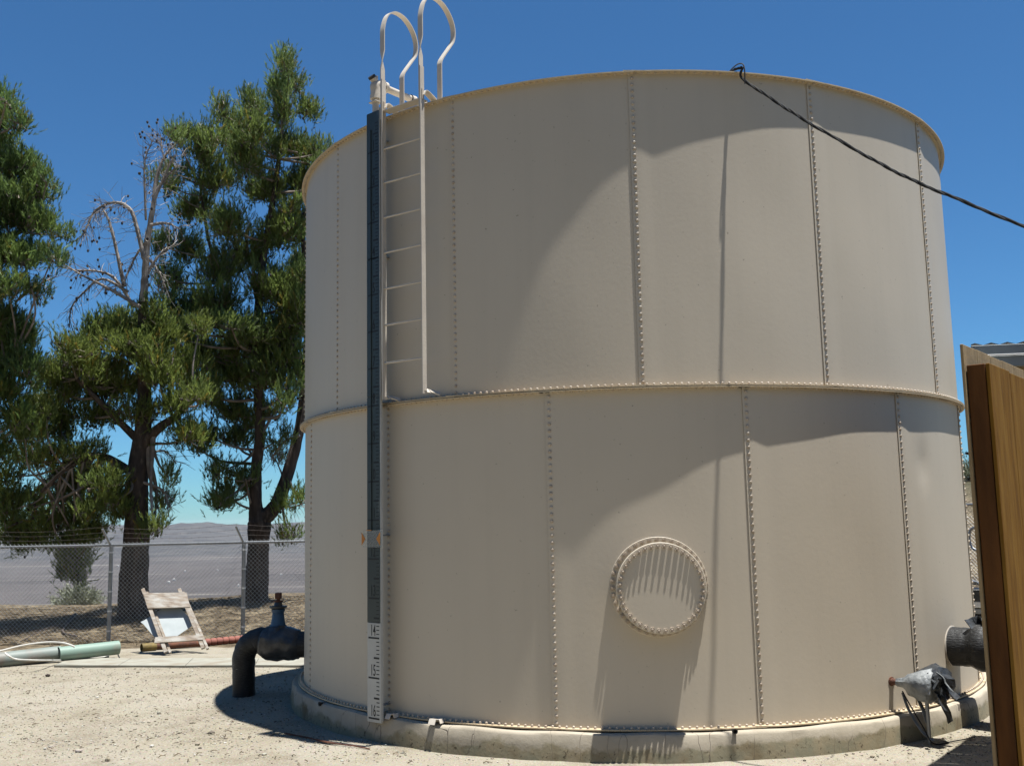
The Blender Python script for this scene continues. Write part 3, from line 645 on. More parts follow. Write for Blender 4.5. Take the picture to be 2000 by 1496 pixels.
mb = MB(); mb.ribbon(smooth_path([pc+rd*.20+mk*.15-td*.1, pc+rd*.25+mk*.175, pc+rd*.33+mk*.215+td*.02, pc+rd*.42+mk*.2+td*.1], 5), [rd*.5+td*.8]*16, .09, .003); mb.build('tape_flap', BLACKPL2, pr_)

# ------------------------------------------------------------------ wrapped tap
p0 = oncyl(1741, 1330, RW); ph = math.atan2(p0[0], -p0[1]); rd = np.array([math.sin(ph), -math.cos(ph), 0]); td = np.array([math.cos(ph), math.sin(ph), 0])
tap = empty('wrapped_tap', p0, 'tank tap bundled in silver tape and torn black plastic', 'tap')
MB().lathe(p0-rd*.01, rd, [(0, .036), (.015, .034), (.018, .024), (.10, .022)], 14).build('nipple', RUST, tap)
ax = rd*.95+td*.25-mk*.04; ax /= np.linalg.norm(ax)
mb = MB(); mb.tube([p0+rd*.05, p0+rd*.06+ax*.05, p0+ax*.13, p0+ax*.22, p0+ax*.30, p0+ax*.33], [.03, .04, .07, .10, .115, .10], 18, jit=.18); mb.build('tape_wrap', TAPE, tap, smooth=50)
mb = MB(); q0 = p0+ax*.25+td*.07
mb.tube([q0-td*.12-mk*.02, q0-td*.07, q0+mk*.01, q0+td*.09, q0+td*.15-mk*.01, q0+td*.18-mk*.03], [.06, .115, .14, .135, .10, .03], 18, jit=.2); mb.build('plastic_bundle', BLACKPL2, tap, smooth=25)
random.seed(11)
for k in range(6):
    s0 = q0+td*random.uniform(-.1, .1)+rd*random.uniform(.08, .13)+mk*random.uniform(-.06, .08); d1 = td*random.uniform(-1, 1)+mk*random.uniform(-1, .4)+rd*.4; d1 /= np.linalg.norm(d1)
    mb = MB(); mb.ribbon(smooth_path([s0-d1*.06, s0+rd*.02, s0+d1*.05-mk*.01, s0+d1*.09-mk*.035+rd*.02], 3), [np.cross(d1, rd)+.3*rd]*10, .022+.015*random.random(), .002); mb.build('torn_strip', BLACKPL2 if k % 3 else TAPE, tap, smooth=0)
s0 = q0+td*.03-mk*.09+rd*.06; MB().ribbon([s0, s0+td*.03-mk*.06, s0+td*.07-mk*.12, s0+td*.085-mk*.18], [td]*4, .03, .002).build('torn_strip', BLACKPL2, tap, smooth=0)
s0 = p0+ax*.26-mk*.1; gz_ = h1(s0[0], s0[1]); MB().tube([s0, np.array([s0[0], s0[1], gz_-.05])], .014, 10).build('stand_pipe', GALV, tap)
s1 = p0+ax*.08-mk*.06; g1 = np.array([s0[0]+.02, s0[1]-.03, gz_+.012]); MB().tube(smooth_path([s1, s1+ax*.05-mk*.09, s1+ax*.14-mk*.24, g1, g1+td*.18+rd*.03, g1+td*.40+rd*.05+mk*.004], 5), .005, 6).build('cord', CABLE, tap)
MB().ribbon(smooth_path([s1-mk*.01, s1+ax*.04-mk*.13, s1+ax*.13-mk*.27, g1+mk*.02], 5), [td]*16, .014, .002).build('tape_tail', TAPE, tap, smooth=0)
MB().ribbon(smooth_path([s1+ax*.1, s1+ax*.15-mk*.12, s1+ax*.17-mk*.2], 4), [td]*9, .018, .002).build('tape_tail', TAPE, tap, smooth=0)

# ------------------------------------------------------------------ chain link fence on the left
FA, FB = at(212, 1243, 17.0), at(474, 1243, 17.0)
fd = FB-FA; fd[2] = 0; span = np.linalg.norm(fd); fd /= span; fnrm = np.array([fd[1], -fd[0], 0])
def fbase(s):
    p = FA+fd*s; return np.array([p[0], p[1], h1(p[0], p[1])])
zrail = 1.185; zbot = h1(FA[0], FA[1])+.02
fen = empty('chain_link_fence', fbase(span*.5), 'galvanized chain link fence with barbed wire behind the yard', 'fence')
s_lo, s_hi = -2.1*span, 2.9*span
for k in (-2, -1, 0, 1, 2):
    s_ = k*span; b = fbase(s_); t = np.array([b[0], b[1], zrail-.03]); mb = MB(); mb.tube([b-mk*.2, t+mk*.02], .034, 14); po = mb.build('post', GALV, fen)
    m2 = MB()
    for zb in np.linspace(b[2]+.2, zrail-.12, 5): m2.tube([np.array([b[0], b[1], zb-.012]), np.array([b[0], b[1], zb+.012])], .039, 14)
    m2.build('tie_band', WHITEM, po)
    arm = t+mk*.05; e_ = arm-fd*.10+fnrm*.16+mk*.26; MB().beam(arm-mk*.04, e_, fd*.018, .012, .003).build('barbed_wire_arm', GALV, po)
mb = MB(); mb.tube([FA*np.array([1, 1, 0])+fd*s_lo+mk*zrail, FA*np.array([1, 1, 0])+fd*s_hi+mk*zrail], .022, 12); mb.build('top_rail', GALV, fen)
mb = MB(); pit = .072; hgt = zrail+.05-zbot; o0 = FA*np.array([1, 1, 0])+fnrm*.036
for sg in (1, -1):
    for k in range(int((s_hi-s_lo+hgt)/pit)+1):
        sa = s_lo-(hgt if sg > 0 else 0)+k*pit; a, b = (sa, sa+sg*hgt)
        za, zb = zbot, zbot+hgt
        lo_, hi_ = max(min(a, b), s_lo), min(max(a, b), s_hi)
        if hi_ <= lo_: continue
        f = lambda s: za+(s-a)/(b-a)*(zb-za)
        P1 = o0+fd*lo_+mk*f(lo_)+fnrm*.002*sg; P2 = o0+fd*hi_+mk*f(hi_)+fnrm*.002*sg
        mb.tube([P1, P2], .0023, 3, caps=False)
me_ = mb.build('wire_mesh', WIRE, fen, smooth=0); me_['kind'] = 'stuff'
for j, (a, z) in enumerate(((.03, .13), (.095, .22), (.16, .31))):
    off = -fd*a*.6+fnrm*a; pl = []
    for s_ in np.linspace(s_lo, s_hi, 60): pl.append(FA*np.array([1, 1, 0])+fd*s_+off+mk*(zrail+z-.035*abs(math.sin(math.pi*s_/span))*(1+.4*j)))
    mb = MB(); mb.tube(pl, .0019, 4)
    for s_ in np.arange(s_lo, s_hi, .125):
        q = FA*np.array([1, 1, 0])+fd*s_+off+mk*(zrail+z-.035*abs(math.sin(math.pi*s_/span))*(1+.4*j))
        d = np.array([random.uniform(-.6, .6), random.uniform(-.6, .6), 1]); mb.tube([q-d*.014, q+d*.014], .0016, 3)
    mb.build('barbed_wire', WIREDK, fen, smooth=0)

# ------------------------------------------------------------------ barricade with a sign
DB, DT = 14.75, 15.45
bar = empty('barricade', ground_at(360, 1270), 'weathered wooden barricade leaning by the chain link fence', 'barricade')
LB, LT, RB, RT_ = at(324, 1274, DB), at(279, 1150, DT), at(397, 1266, DB+.1), at(350, 1150, DT+.05)
nb_ = np.cross(RB-LB, LT-LB); nb_ /= np.linalg.norm(nb_); nb_ *= -1 if nb_ @ (CAM-LB) < 0 else 1
xw = (RB-LB); xw /= np.linalg.norm(xw)
for a, b in ((LB, LT), (RB, RT_)):
    MB().beam(a, b, xw*.028, .02, .003).build('leg', WOODW, bar); MB().beam(a+xw*.06-nb_*.03, b+xw*.045-nb_*.10, xw*.02, .02, .003).build('leg', WOODW, bar)
def board(c, name='board', th=.012, off=.034):
    c = [np.array(q)+nb_*off for q in c]; b = [q-nb_*th*2 for q in c]
    return MB().add(c+b, [(0, 1, 2, 3), (7, 6, 5, 4), (0, 4, 5, 1), (1, 5, 6, 2), (2, 6, 7, 3), (3, 7, 4, 0)]).build(name, WOODW, bar, smooth=0)
def onb(px, py):
    v = ray(px, py); return CAM+v*(((LB-CAM) @ nb_)/(v @ nb_))
board([onb(289, 1190), onb(372, 1187), onb(365, 1159), onb(280, 1160)]); board([onb(302, 1257), onb(397, 1251), onb(396, 1241), onb(304, 1246)])
sc_ = onb(327, 1211)-nb_*.075; sx = onb(383, 1211)-onb(271, 1207); hw = np.linalg.norm(sx)/2; sx /= np.linalg.norm(sx); sy = np.cross(nb_, sx); poly = []
for k in range(4):
    for dq in (-.09, -.05, 0, .05, .09):
        q = k*math.pi/2+dq; rr_ = hw*(.93+.07*(1-abs(dq)/.09)*.5); poly.append(sc_+sx*rr_*math.cos(q)/(abs(math.cos(q))+abs(math.sin(q)))*1.0+sy*rr_*math.sin(q)/(abs(math.cos(q))+abs(math.sin(q))))
n = len(poly); back = [q-nb_*.004 for q in poly]
tag(MB().add(poly+back, [tuple(range(n)), tuple(range(2*n-1, n-1, -1))]+[(i, n+i, n+(i+1) % n, (i+1) % n) for i in range(n)]).build('road_sign', SIGNW, origin=sc_, smooth=0), 'blank white diamond sign propped behind the wooden barricade', 'sign')

# ------------------------------------------------------------------ pipes and odds and ends on the ground
def gpt(px, py, up=0.0):
    p = ground_at(px, py); p[2] = h1(p[0], p[1])+up; return p
e0, e1, e2 = flat(231, 1264, -.23), flat(96, 1279, -.24), flat(-80, 1297, -.25)
dr = (e1-e0)/np.linalg.norm(e1-e0)
def hollow(mb, a, b, r, n=28, t=.008):
    d = b-a; L = np.linalg.norm(d); mb.lathe(a, d, [(.12, r-t), (0, r-t), (0, r), (L, r), (L, r-t), (L-.12, r-t)], n, cap=False); return mb
gp = tag(hollow(MB(), e0, e1-dr*.12, .098).build('green_pipe', GPIPE, origin=e0), 'thick pale green pipe section lying nearest the fence post', 'pipe')
q1 = e1+np.array([-.02, .10, .0])+(e0-e1)*.12; q2 = e2+np.array([0, .10, -.01])
tag(hollow(MB(), q1, q2, .102).build('grey_pipe', GPIPE2, origin=q2), 'greyish green pipe running out at the left picture edge', 'pipe')
tag(MB().tube(smooth_path([at(-30, 1277, 13.4), at(0, 1271, 13.5), at(45, 1260, 13.6), at(90, 1254, 13.6), at(122, 1255, 13.5), at(140, 1260, 13.4), at(146, 1263, 13.4)], 6), .013, 10).build('white_hose', PVC, origin=at(90, 1254, 13.6)), 'white hose arching over the grey green pipe', 'hose')
tag(MB().tube(smooth_path([at(10, 1275, 12.85), at(18, 1281, 12.8), at(32, 1287, 12.85), at(70, 1289, 12.9), gpt(126, 1291, .014)], 6), .012, 10).build('white_hose', PVC, origin=gpt(126, 1291)), 'white hose lying flat in front of the grey green pipe', 'hose')
tag(MB().tube([gpt(145, 1289, .016), gpt(213, 1284, .016)], .014, 10).build('plastic_rod', PVC, origin=gpt(180, 1287)), 'longer white plastic rod on the ground below green pipe', 'rod')
tag(MB().tube([gpt(186, 1281, .012), gpt(214, 1279, .012)], .011, 10).build('plastic_rod', PVC, origin=gpt(200, 1280)), 'shorter white plastic rod on the ground below green pipe', 'rod')
tag(MB().tube([gpt(224, 1262, .02), at(242, 1249, 14.3)], .008, 8).build('stake', WOODE, origin=gpt(224, 1262)), 'thin pale stick poking out past the green pipe end', 'stick')
r0, r1 = gpt(399, 1262, .06), gpt(480, 1254, .06); rp = empty('clay_pipe', r0, 'red ribbed pipe lying right of the wooden barricade', 'pipe')
prof = []; L = np.linalg.norm(r1-r0); ns = 7
for k in range(ns):
    a = L*k/ns; b = L*(k+1)/ns; MB().lathe(r0, r1-r0, [(a+.004, .05), (a+.02, .058), (b-.02, .058), (b-.004, .05)], 18).build('pipe_section', CLAY, rp)
MB().lathe(r0, r1-r0, [(0, .044), (L, .044)], 14).build('core', RUST, rp)
y0, y1 = gpt(276, 1272, .06), gpt(304, 1270, .06); tag(hollow(MB(), y0, y1, .06, 20).build('yellow_pipe', YPIPE, origin=y0), 'short yellow brown pipe end left of the barricade feet', 'pipe')
r2 = gpt(306, 1269, .055); tag(MB().tube([r2, gpt(394, 1263, .055)], .05, 14).build('dark_pipe', RUST, origin=r2), 'dark rusty pipe lying under the barricade', 'pipe')
tag(MB().tube(smooth_path([gpt(556, 1434, .012), gpt(600, 1443, .014), gpt(640, 1453, .016), gpt(690, 1459, .012), gpt(722, 1464, .008)], 5), [.006]*8+[.009]*4+[.005]*9, 7, jit=.2).build('root', RUST, origin=gpt(640, 1453)), 'thin reddish root half buried in gravel near footing', 'root')

# ------------------------------------------------------------------ wooden gate and shed on the right
DG = 6.5; G0 = at(1874, 673, DG); G0z = G0[2]
v = ray(1985, 720); Gq = CAM+v*((G0z-CAM[2])/v[2]); gd = Gq-G0; gd[2] = 0; gd /= np.linalg.norm(gd); gnr = np.array([gd[1], -gd[0], 0])   # gnr faces the sunlit right-front
gate = empty('wooden_gate', (G0[0], G0[1], h1(G0[0], G0[1])), 'open brown wooden plank gate at right foreground', 'gate')
gb0 = h1(G0[0], G0[1])+.04
for k in range(5):
    w0, w1 = k*.335+(0 if k == 0 else .003), (k+1)*.335-.003
    c = G0+gd*(w0+w1)/2+gnr*.010; c[2] = (G0z+gb0)/2+random.uniform(-.004, .004)
    MB().box(c, gd*(w1-w0)/2, gnr*.0095, mk*(G0z-gb0)/2, .003).build('back_plank', WOODE, gate)
zs = at(1900, 714, DG)[2]
c = G0+gd*.055+gnr*.08; c[2] = (zs+gb0+.0)/2; MB().box(c, gd*.035, gnr*.054, mk*(zs-gb0)/2, .004).build('stile', WOODD, gate)
for k, (w0, w1) in enumerate(((.024, .545), (.552, 1.05), (1.054, 1.6))):
    c = G0+gd*(w0+w1)/2+gnr*.150; c[2] = (zs+gb0)/2-.01*k; MB().box(c, gd*(w1-w0)/2, gnr*.0115, mk*(zs-gb0)/2, .003).build('front_plank', WOODG, gate)
hkp = at(1889, 886, DG-.02); hk = MB().box(hkp-gd*.03+gnr*.01, gd*.035, gnr*.006, mk*.008, .002).build('hook', BLACKPL, gate)
for dz in (-.022, .022): MB().lathe(hkp+gnr*.03+mk*dz, -gd, [(0, .007), (.02, .007)], 8).build('bolt', GALV, gate)

SD = 10.5
shed = empty('shed', at(2080, 1100, SD)*np.array([1, 1, 0])+mk*-.2, 'metal roofed brown shed behind the wooden gate', 'shed')
s0, s1 = at(1897, 682, SD), at(2200, 660, SD-.2); s0[2] = s1[2] = s0[2]-.02; sdv = s1-s0; Ls = np.linalg.norm(sdv); sdv /= Ls; sback = (s0-CAM)*np.array([1, 1, 0]); sback /= np.linalg.norm(sback); sback = sback+sdv*.03
mb = MB(); nn = int(Ls/.04); v = []
for i in range(nn+1):
    z = .012*math.sin(i*math.pi/2*1.0)
    for dpt, dz in ((0, 0), (2.2, -.12)): v += [s0+sdv*i*.04+sback*dpt+mk*(dz+z+.07), s0+sdv*i*.04+sback*dpt+mk*(dz+z+.062)]
mb.add(v, [(i*4, i*4+4, i*4+6, i*4+2) for i in range(nn)]+[(i*4+1, i*4+3, i*4+7, i*4+5) for i in range(nn)]+[(i*4, i*4+1, i*4+5, i*4+4) for i in range(nn)]); mb.build('roof_sheet', ROOFM, shed)
MB().beam(s0-mk*.0-sback*.02, s0+sdv*Ls-sback*.02, mk*.05, .012, .002).build('gutter', ROOFM, shed)
MB().beam(s0-mk*.055-sback*.026, s0+sdv*Ls-mk*.055-sback*.026, mk*.006, .014, .002).build('gutter_lip', WHITEM, shed)
MB().beam(s0-mk*.115+sback*.02, s0+sdv*Ls-mk*.115+sback*.02, mk*.055, .014, .002).build('gutter', ROOFM, shed)
MB().beam(s0+sdv*.15-mk*.235+sback*.10, s0+sdv*Ls-mk*.235+sback*.10, mk*.06, .04, .004).build('fascia', WOODE, shed)
for k in range(int((Ls-.75)/.155)):
    a = s0+sdv*(.60+k*.155)+sback*.25; ht = s0[2]-.2-(-.2); MB().box(np.array([a[0], a[1], -.2+ht/2]), sdv*.075, sback*.012, mk*ht/2, .003).build('wall_board', WOODD, shed)
sbn = sback/np.linalg.norm(sback)
for k in range(11):
    a = s0+sdv*.50+sback*(.30+k*.155); ht = s0[2]-.28-.1*k/11+.2; MB().box(np.array([a[0], a[1], -.2+ht/2]), sbn*.075, sdv*.012, mk*ht/2, .003).build('wall_board', WOODD, shed)
for q_ in (.62, Ls-.3):
    a = s0+sdv*q_+sback*1.9; ht = s0[2]-.2; MB().box(np.array([a[0], a[1], -.2+ht/2]), sdv*.05, sback*.05, mk*ht/2, .003).build('post', WOODD, shed)

# ------------------------------------------------------------------ things in the gap behind the tank
FG = at(1868, 1180, 19.0); FH = at(1990, 1180, 18.0); f2 = FH-FG; f2[2] = 0; L2 = np.linalg.norm(f2); f2 /= L2; n2 = np.array([f2[1], -f2[0], 0]); zb = h1(FG[0], FG[1]); zt = at(1890, 985, 18.8)[2]
fe2 = empty('chain_link_gate', (FG[0], FG[1], zb), 'chain link gate seen between the tank and the wooden gate', 'gate')
gB = np.array([FG[0], FG[1], 0])
mb = MB()
for sg in (1, -1):
    for k in range(-40, int(L2/pit)+40):
        a = k*pit; b = a+sg*(zt-zb); lo_, hi_ = max(min(a, b), 0), min(max(a, b), L2)
        if hi_ <= lo_: continue
        mb.tube([gB+f2*lo_+mk*(zb+(lo_-a)/(b-a)*(zt-zb))+n2*.002*sg, gB+f2*hi_+mk*(zb+(hi_-a)/(b-a)*(zt-zb))+n2*.002*sg], .0025, 3, caps=False)
o = mb.build('wire_mesh', WIRE, fe2, smooth=0); o['kind'] = 'stuff'
MB().tube([gB+mk*zt, gB+f2*L2+mk*zt], .022, 10).build('top_rail', GALV, fe2)
for s_ in (0, L2): MB().tube([gB+f2*s_+mk*(zb-.1), gB+f2*s_+mk*zt], .024, 10).build('gate_post', GALV, fe2)
lp = at(1899, 1052, 18.6); MB().tube(smooth_path([lp+f2*.1+mk*.22, lp-f2*.02+mk*.16, lp-f2*.06, lp-f2*.02-mk*.16, lp+f2*.1-mk*.22], 5), .025, 8).build('latch_loop', GALV, fe2)
dj = 14.0; jp = at(1905, 1232, dj); jp[2] = h1(jp[0], jp[1])
jk = empty('equipment_stack', jp, 'dark and white equipment stacked in the gap by the tank', 'equipment')
X2 = np.array([.95, -.3, 0]); Y2 = np.array([.3, .95, 0])
for py, hh, m, sx_ in ((1222, 9, WHITEM, .20), (1205, 7, BLACKPL, .22), (1191, 5, GALV, .22), (1178, 6, WHITEM, .21), (1160, 11, BLACKPL, .18)):
    c = at(1910, py, dj); MB().box(c, X2*sx_, Y2*.2, mk*hh*dj/FPX, .01).build('crate_layer', m, jk)
c = at(1908, 1225, dj); MB().box(np.array([c[0], c[1], (c[2]+jp[2])/2-.05]), X2*.19, Y2*.18, mk*max(.05, (c[2]-jp[2])/2), .01).build('base', GALV, jk)
c = at(1906, 1140, dj); MB().ribbon(smooth_path([c-X2*.12+mk*.02, c+mk*.03, c+X2*.08-mk*.07, c+X2*.14-mk*.2], 4), [Y2]*13, .1, .01).build('curved_hood', GALV, jk)

# ------------------------------------------------------------------ pine trees
def pine(name, label, d, trunk, stems, blobs, mat_n, dead=(), nfac=1.0, group='pine trees beyond the fence', cone_n=60, seed=1):
    R = np.random.default_rng(seed); random.seed(seed)
    P = [at(x, y, d+dd) for x, y, w_, dd in trunk]; P[0][2] = h1(P[0][0], P[0][1])-.1
    root = empty(name, (P[0][0], P[0][1], P[0][2]+.1), label, 'tree', group)
    px2m = d/FPX
    mb = MB(); sp = smooth_path(P, 5); wr = np.interp(np.linspace(0, len(trunk)-1, len(sp)), range(len(trunk)), [w_ for _, _, w_, _ in trunk])
    rad = [max(.012, w_*px2m/2) for w_ in wr]; rad[0] *= 1.25; mb.tube(sp, rad, 14, jit=.07)
    nodes = list(zip(sp, rad))
    for st in stems:
        S = smooth_path([at(x, y, d+dd) for x, y, w_, dd in st], 5); wr = np.interp(np.linspace(0, len(st)-1, len(S)), range(len(st)), [w_ for _, _, w_, _ in st])
        rr_ = [max(.012, w_*px2m/2) for w_ in wr]; mb.tube(S, rr_, 10, jit=.06); nodes += list(zip(S, rr_))
    mb.build('trunk', BARK, root)
    NP = np.array([n_[0] for n_ in nodes]); NR = np.array([n_[1] for n_ in nodes])
    lim = MB(); TB, TD, TS = [], [], []; cones = MB()
    allb = list(blobs)
    for _ in range(int(len(blobs)*.7)):
        b_ = blobs[int(R.integers(len(blobs)))]; allb.append((b_[0]+R.normal(0, b_[2]*.55), b_[1]+R.normal(0, b_[3]*.55), b_[2]*.62, b_[3]*.62, b_[4]*.8))
    for (bx, by, rx, rz, den) in allb:
        dd = R.normal(0, .45); c = at(bx, by, d+dd); rxm, rzm = rx*px2m, rz*px2m; rym = max(rxm*.95, .4)
        dist = np.linalg.norm((NP-c)*np.array([1, 1, .6]), axis=1)+np.maximum(0, NP[:, 2]-c[2]+.1)*1.5*(by < 900)+(1.5*(NR > .2) if by > 980 else 0); k = int(np.argmin(dist)) if by < 880 else int(R.choice(np.argsort(dist)[:14])); a = NP[k]
        L = np.linalg.norm(c-a); r0 = min(NR[k]*.6, .02+.018*L)
        midp = (a+c)/2+np.array([R.normal(0, .08*L), R.normal(0, .08*L), -.08*L]); S = smooth_path([a, midp, c], 5); MB().tube(S, np.linspace(min(r0, .05), .012, len(S)), 6, jit=.08).build('limb', TWIG, root)
        vol = rx*rz/2000.; nsub = max(5, int(26*vol*den*nfac)+5)
        for _ in range(nsub):
            u = R.normal(size=3); u /= np.linalg.norm(u); u[2] = u[2]*.9+.12; q = R.uniform(.35, 1)**.6
            E = c+u*q*np.array([rxm, rym, rzm]); st = c+(E-c)*R.uniform(.05, .35)-np.array([0, 0, .15*rzm])
            tw = smooth_path([st, (st+E)/2+R.normal(0, .05, 3)-np.array([0, 0, .03]), E], 3); lim.tube(tw, np.linspace(.012, .004, len(tw)), 3, caps=False)
            dirn = E-st; dirn /= np.linalg.norm(dirn)+1e-6; shade = R.uniform(.65, 1.45)
            for j in range(int(R.integers(9, 15))):
                f = R.uniform(.25, 1.0); b = tw[min(len(tw)-1, int(f*(len(tw)-1)))]+R.normal(0, .085, 3)
                dv = dirn*.4+np.array([0, 0, 1.1])+R.normal(0, .38, 3); dv /= np.linalg.norm(dv)
                TB.append(b); TD.append(dv); TS.append(shade*R.uniform(.85, 1.15))
            if cone_n and R.random() < .22:
                q_ = E-np.array([0, 0, .03]); cones.lathe(q_, (0, 0, -1), [(0, .005), (.012, .022), (.035, .026), (.06, .008)], 6)
    lim.build('twigs', TWIG, root)['kind'] = 'stuff'
    TB = np.array(TB); TD = np.array(TD); TS = np.array(TS); nt_ = len(TB); mN = 18
    ref = R.normal(size=(nt_, 3)); A = np.cross(TD, ref); A /= np.linalg.norm(A, axis=1)[:, None]; B = np.cross(TD, A)
    sl = R.uniform(.14, .27, (nt_, 1))
    f = R.uniform(0, 1, (nt_, mN)); az = R.uniform(0, 2*np.pi, (nt_, mN)); sp_ = R.uniform(.22, .72, (nt_, mN))*(1.1-.5*f)
    base_ = TB[:, None, :]+TD[:, None, :]*(f*sl)[..., None]
    rad_ = A[:, None, :]*np.cos(az)[..., None]+B[:, None, :]*np.sin(az)[..., None]
    nd = TD[:, None, :]*np.cos(sp_)[..., None]+rad_*np.sin(sp_)[..., None]
    side = np.cross(nd, R.normal(size=(nt_, mN, 3))); side /= np.linalg.norm(side, axis=2)[..., None]+1e-9
    ln = R.uniform(.06, .105, (nt_, mN))[..., None]; wd = .0062
    V = np.stack([base_-side*wd*.8, base_+side*wd*.8, base_+nd*ln*.55+side*wd, base_+nd*ln], 2).reshape(-1, 3)
    ii = np.arange(nt_*mN)*4; F = np.concatenate([np.stack([ii, ii+1, ii+2], -1), np.stack([ii, ii+2, ii+3], -1)])
    cl = np.repeat(TS, mN*4)[:, None]*np.array([[1.0, 1.0, 1.0]]); brown = np.repeat(R.random(nt_) < .05, mN*4); cl[brown] *= np.array([1.35, .85, .7])
    cr = quick_mesh('crown', V, F, mat_n, root, cols=np.clip(cl, 0, 2.5)); cr['kind'] = 'stuff'
    if dead:
        for br in dead:
            mb = MB()
            dd0 = R.normal(0, .15); S = smooth_path([at(x, y, d+dd0+(i*.06)) for i, (x, y) in enumerate(br[1])], 5); w0, w1 = br[0]
            mb.tube(S, np.linspace(w0*px2m/2, w1*px2m/2, len(S)), 7, jit=.1)
            for i in range(2, len(S)-1):
                for _ in range(br[2]+1):
                    t_ = S[min(i+1, len(S)-1)]-S[i-1]; t_ /= np.linalg.norm(t_); dv = np.cross(t_, R.normal(size=3))+t_*.6+np.array([0, 0, br[3]]); dv /= np.linalg.norm(dv); l_ = R.uniform(.12, .45)
                    e1_ = S[i]+dv*l_*.5+R.normal(0, .02, 3); e2_ = S[i]+dv*l_+np.array([0, 0, br[3]*.12])+R.normal(0, .04, 3); mb.tube([S[i], e1_, e2_], [.007, .005, .003], 3, caps=False)
                    if R.random() < .4:
                        q = R.normal(size=3); q = np.cross(dv, q)*.6+dv*.6; mb.tube([e1_, e1_+q*l_*.5], [.004, .0025], 3, caps=False)
                    if R.random() < br[4]*.6: cones.lathe(e2_+np.array([0, 0, .02]), (0, 0, -1), [(0, .006), (.012, .02), (.035, .023), (.06, .008)], 7)
            mb.build('dead_branch', DEADW, root)
    if cones.v: o = cones.build('cones', CONE, root); o['kind'] = 'stuff'
    return root
pine('pine_tree', 'tallest pine with a forked trunk beside the tank', 21.5,
     [(500, 1184, 48, 0), (502, 1110, 42, 0), (505, 1060, 42, 0), (506, 1020, 44, 0), (500, 990, 26, 0), (500, 920, 22, 0), (508, 850, 20, 0), (505, 760, 20, 0), (503, 640, 18, 0), (512, 520, 15, 0), (532, 400, 12, 0), (547, 290, 8, 0), (556, 190, 5, 0), (562, 120, 3, 0)],
     [[(512, 1015, 34, 0), (540, 985, 28, .1), (562, 925, 24, .2), (580, 860, 22, .3), (592, 790, 20, .4), (600, 680, 16, .5), (598, 560, 12, .5), (590, 440, 8, .4)], [(505, 700, 12, 0), (450, 600, 9, .2), (410, 480, 6, .2), (390, 360, 4, .2)]],
     [(562, 135, 14, 40, 1), (578, 165, 14, 35, 1), (545, 175, 16, 35, .9), (548, 220, 42, 40, .8), (603, 215, 20, 50, .9), (500, 215, 22, 45, .9), (495, 265, 35, 40, 1), (432, 225, 14, 40, .9), (445, 270, 22, 30, .9), (560, 290, 55, 45, .8), (480, 320, 45, 45, 1), (352, 265, 14, 26, .9), (390, 275, 18, 32, .9), (395, 310, 40, 35, .9), (425, 355, 55, 45, 1), (520, 370, 65, 50, 1.1), (590, 360, 38, 60, 1), (345, 340, 20, 35, .5), (380, 410, 50, 45, 1), (450, 440, 62, 50, 1.1), (545, 460, 65, 55, 1.1), (358, 485, 45, 45, .9), (430, 530, 62, 50, 1.1), (525, 560, 65, 55, 1.1), (590, 520, 30, 60, 1), (335, 560, 35, 38, .8), (400, 620, 55, 45, 1), (490, 650, 66, 50, 1.1), (572, 650, 36, 55, .8), (440, 720, 60, 40, 1.1), (520, 735, 56, 45, 1.0), (455, 800, 58, 42, 1.0), (560, 770, 25, 30, .4), (400, 770, 45, 40, .9), (400, 850, 40, 32, .8), (455, 860, 30, 26, .6), (430, 920, 32, 32, .6), (480, 935, 26, 28, .4), (428, 985, 34, 20, .8), (540, 900, 30, 30, .25), (565, 985, 30, 22, .35), (565, 1045, 28, 20, .5), (622, 300, 22, 22, .9), (640, 340, 30, 30, .9), (520, 690, 50, 40, 1), (560, 700, 35, 40, .9), (470, 680, 60, 45, 1), (560, 590, 45, 45, 1), (380, 690, 45, 40, 1), (350, 640, 40, 40, .9), (520, 810, 40, 30, .7), (430, 590, 60, 45, 1), (480, 500, 60, 50, 1), (575, 440, 40, 50, 1), (540, 860, 30, 30, .4), (590, 620, 30, 50, 1), (560, 690, 45, 45, 1), (585, 745, 25, 40, .8), (330, 720, 38, 40, .8), (545, 640, 40, 40, 1), (590, 300, 25, 40, .9), (470, 250, 30, 35, .9), (480, 860, 40, 30, .6), (580, 560, 35, 45, 1)],
     NEEDLE_B, nfac=1.0, seed=3, dead=[((6, 2), [(505, 960), (470, 930), (440, 915), (420, 900)], 2, -.3, .1), ((6, 2), [(585, 850), (560, 860), (540, 880), (530, 900)], 2, -.5, .1), ((5, 2), [(540, 985), (570, 990), (600, 980)], 2, -.6, .1), ((7, 2), [(505, 860), (540, 800), (575, 770)], 2, -.2, .1), ((5, 2), [(500, 620), (560, 605), (600, 615)], 2, .1, .1)])
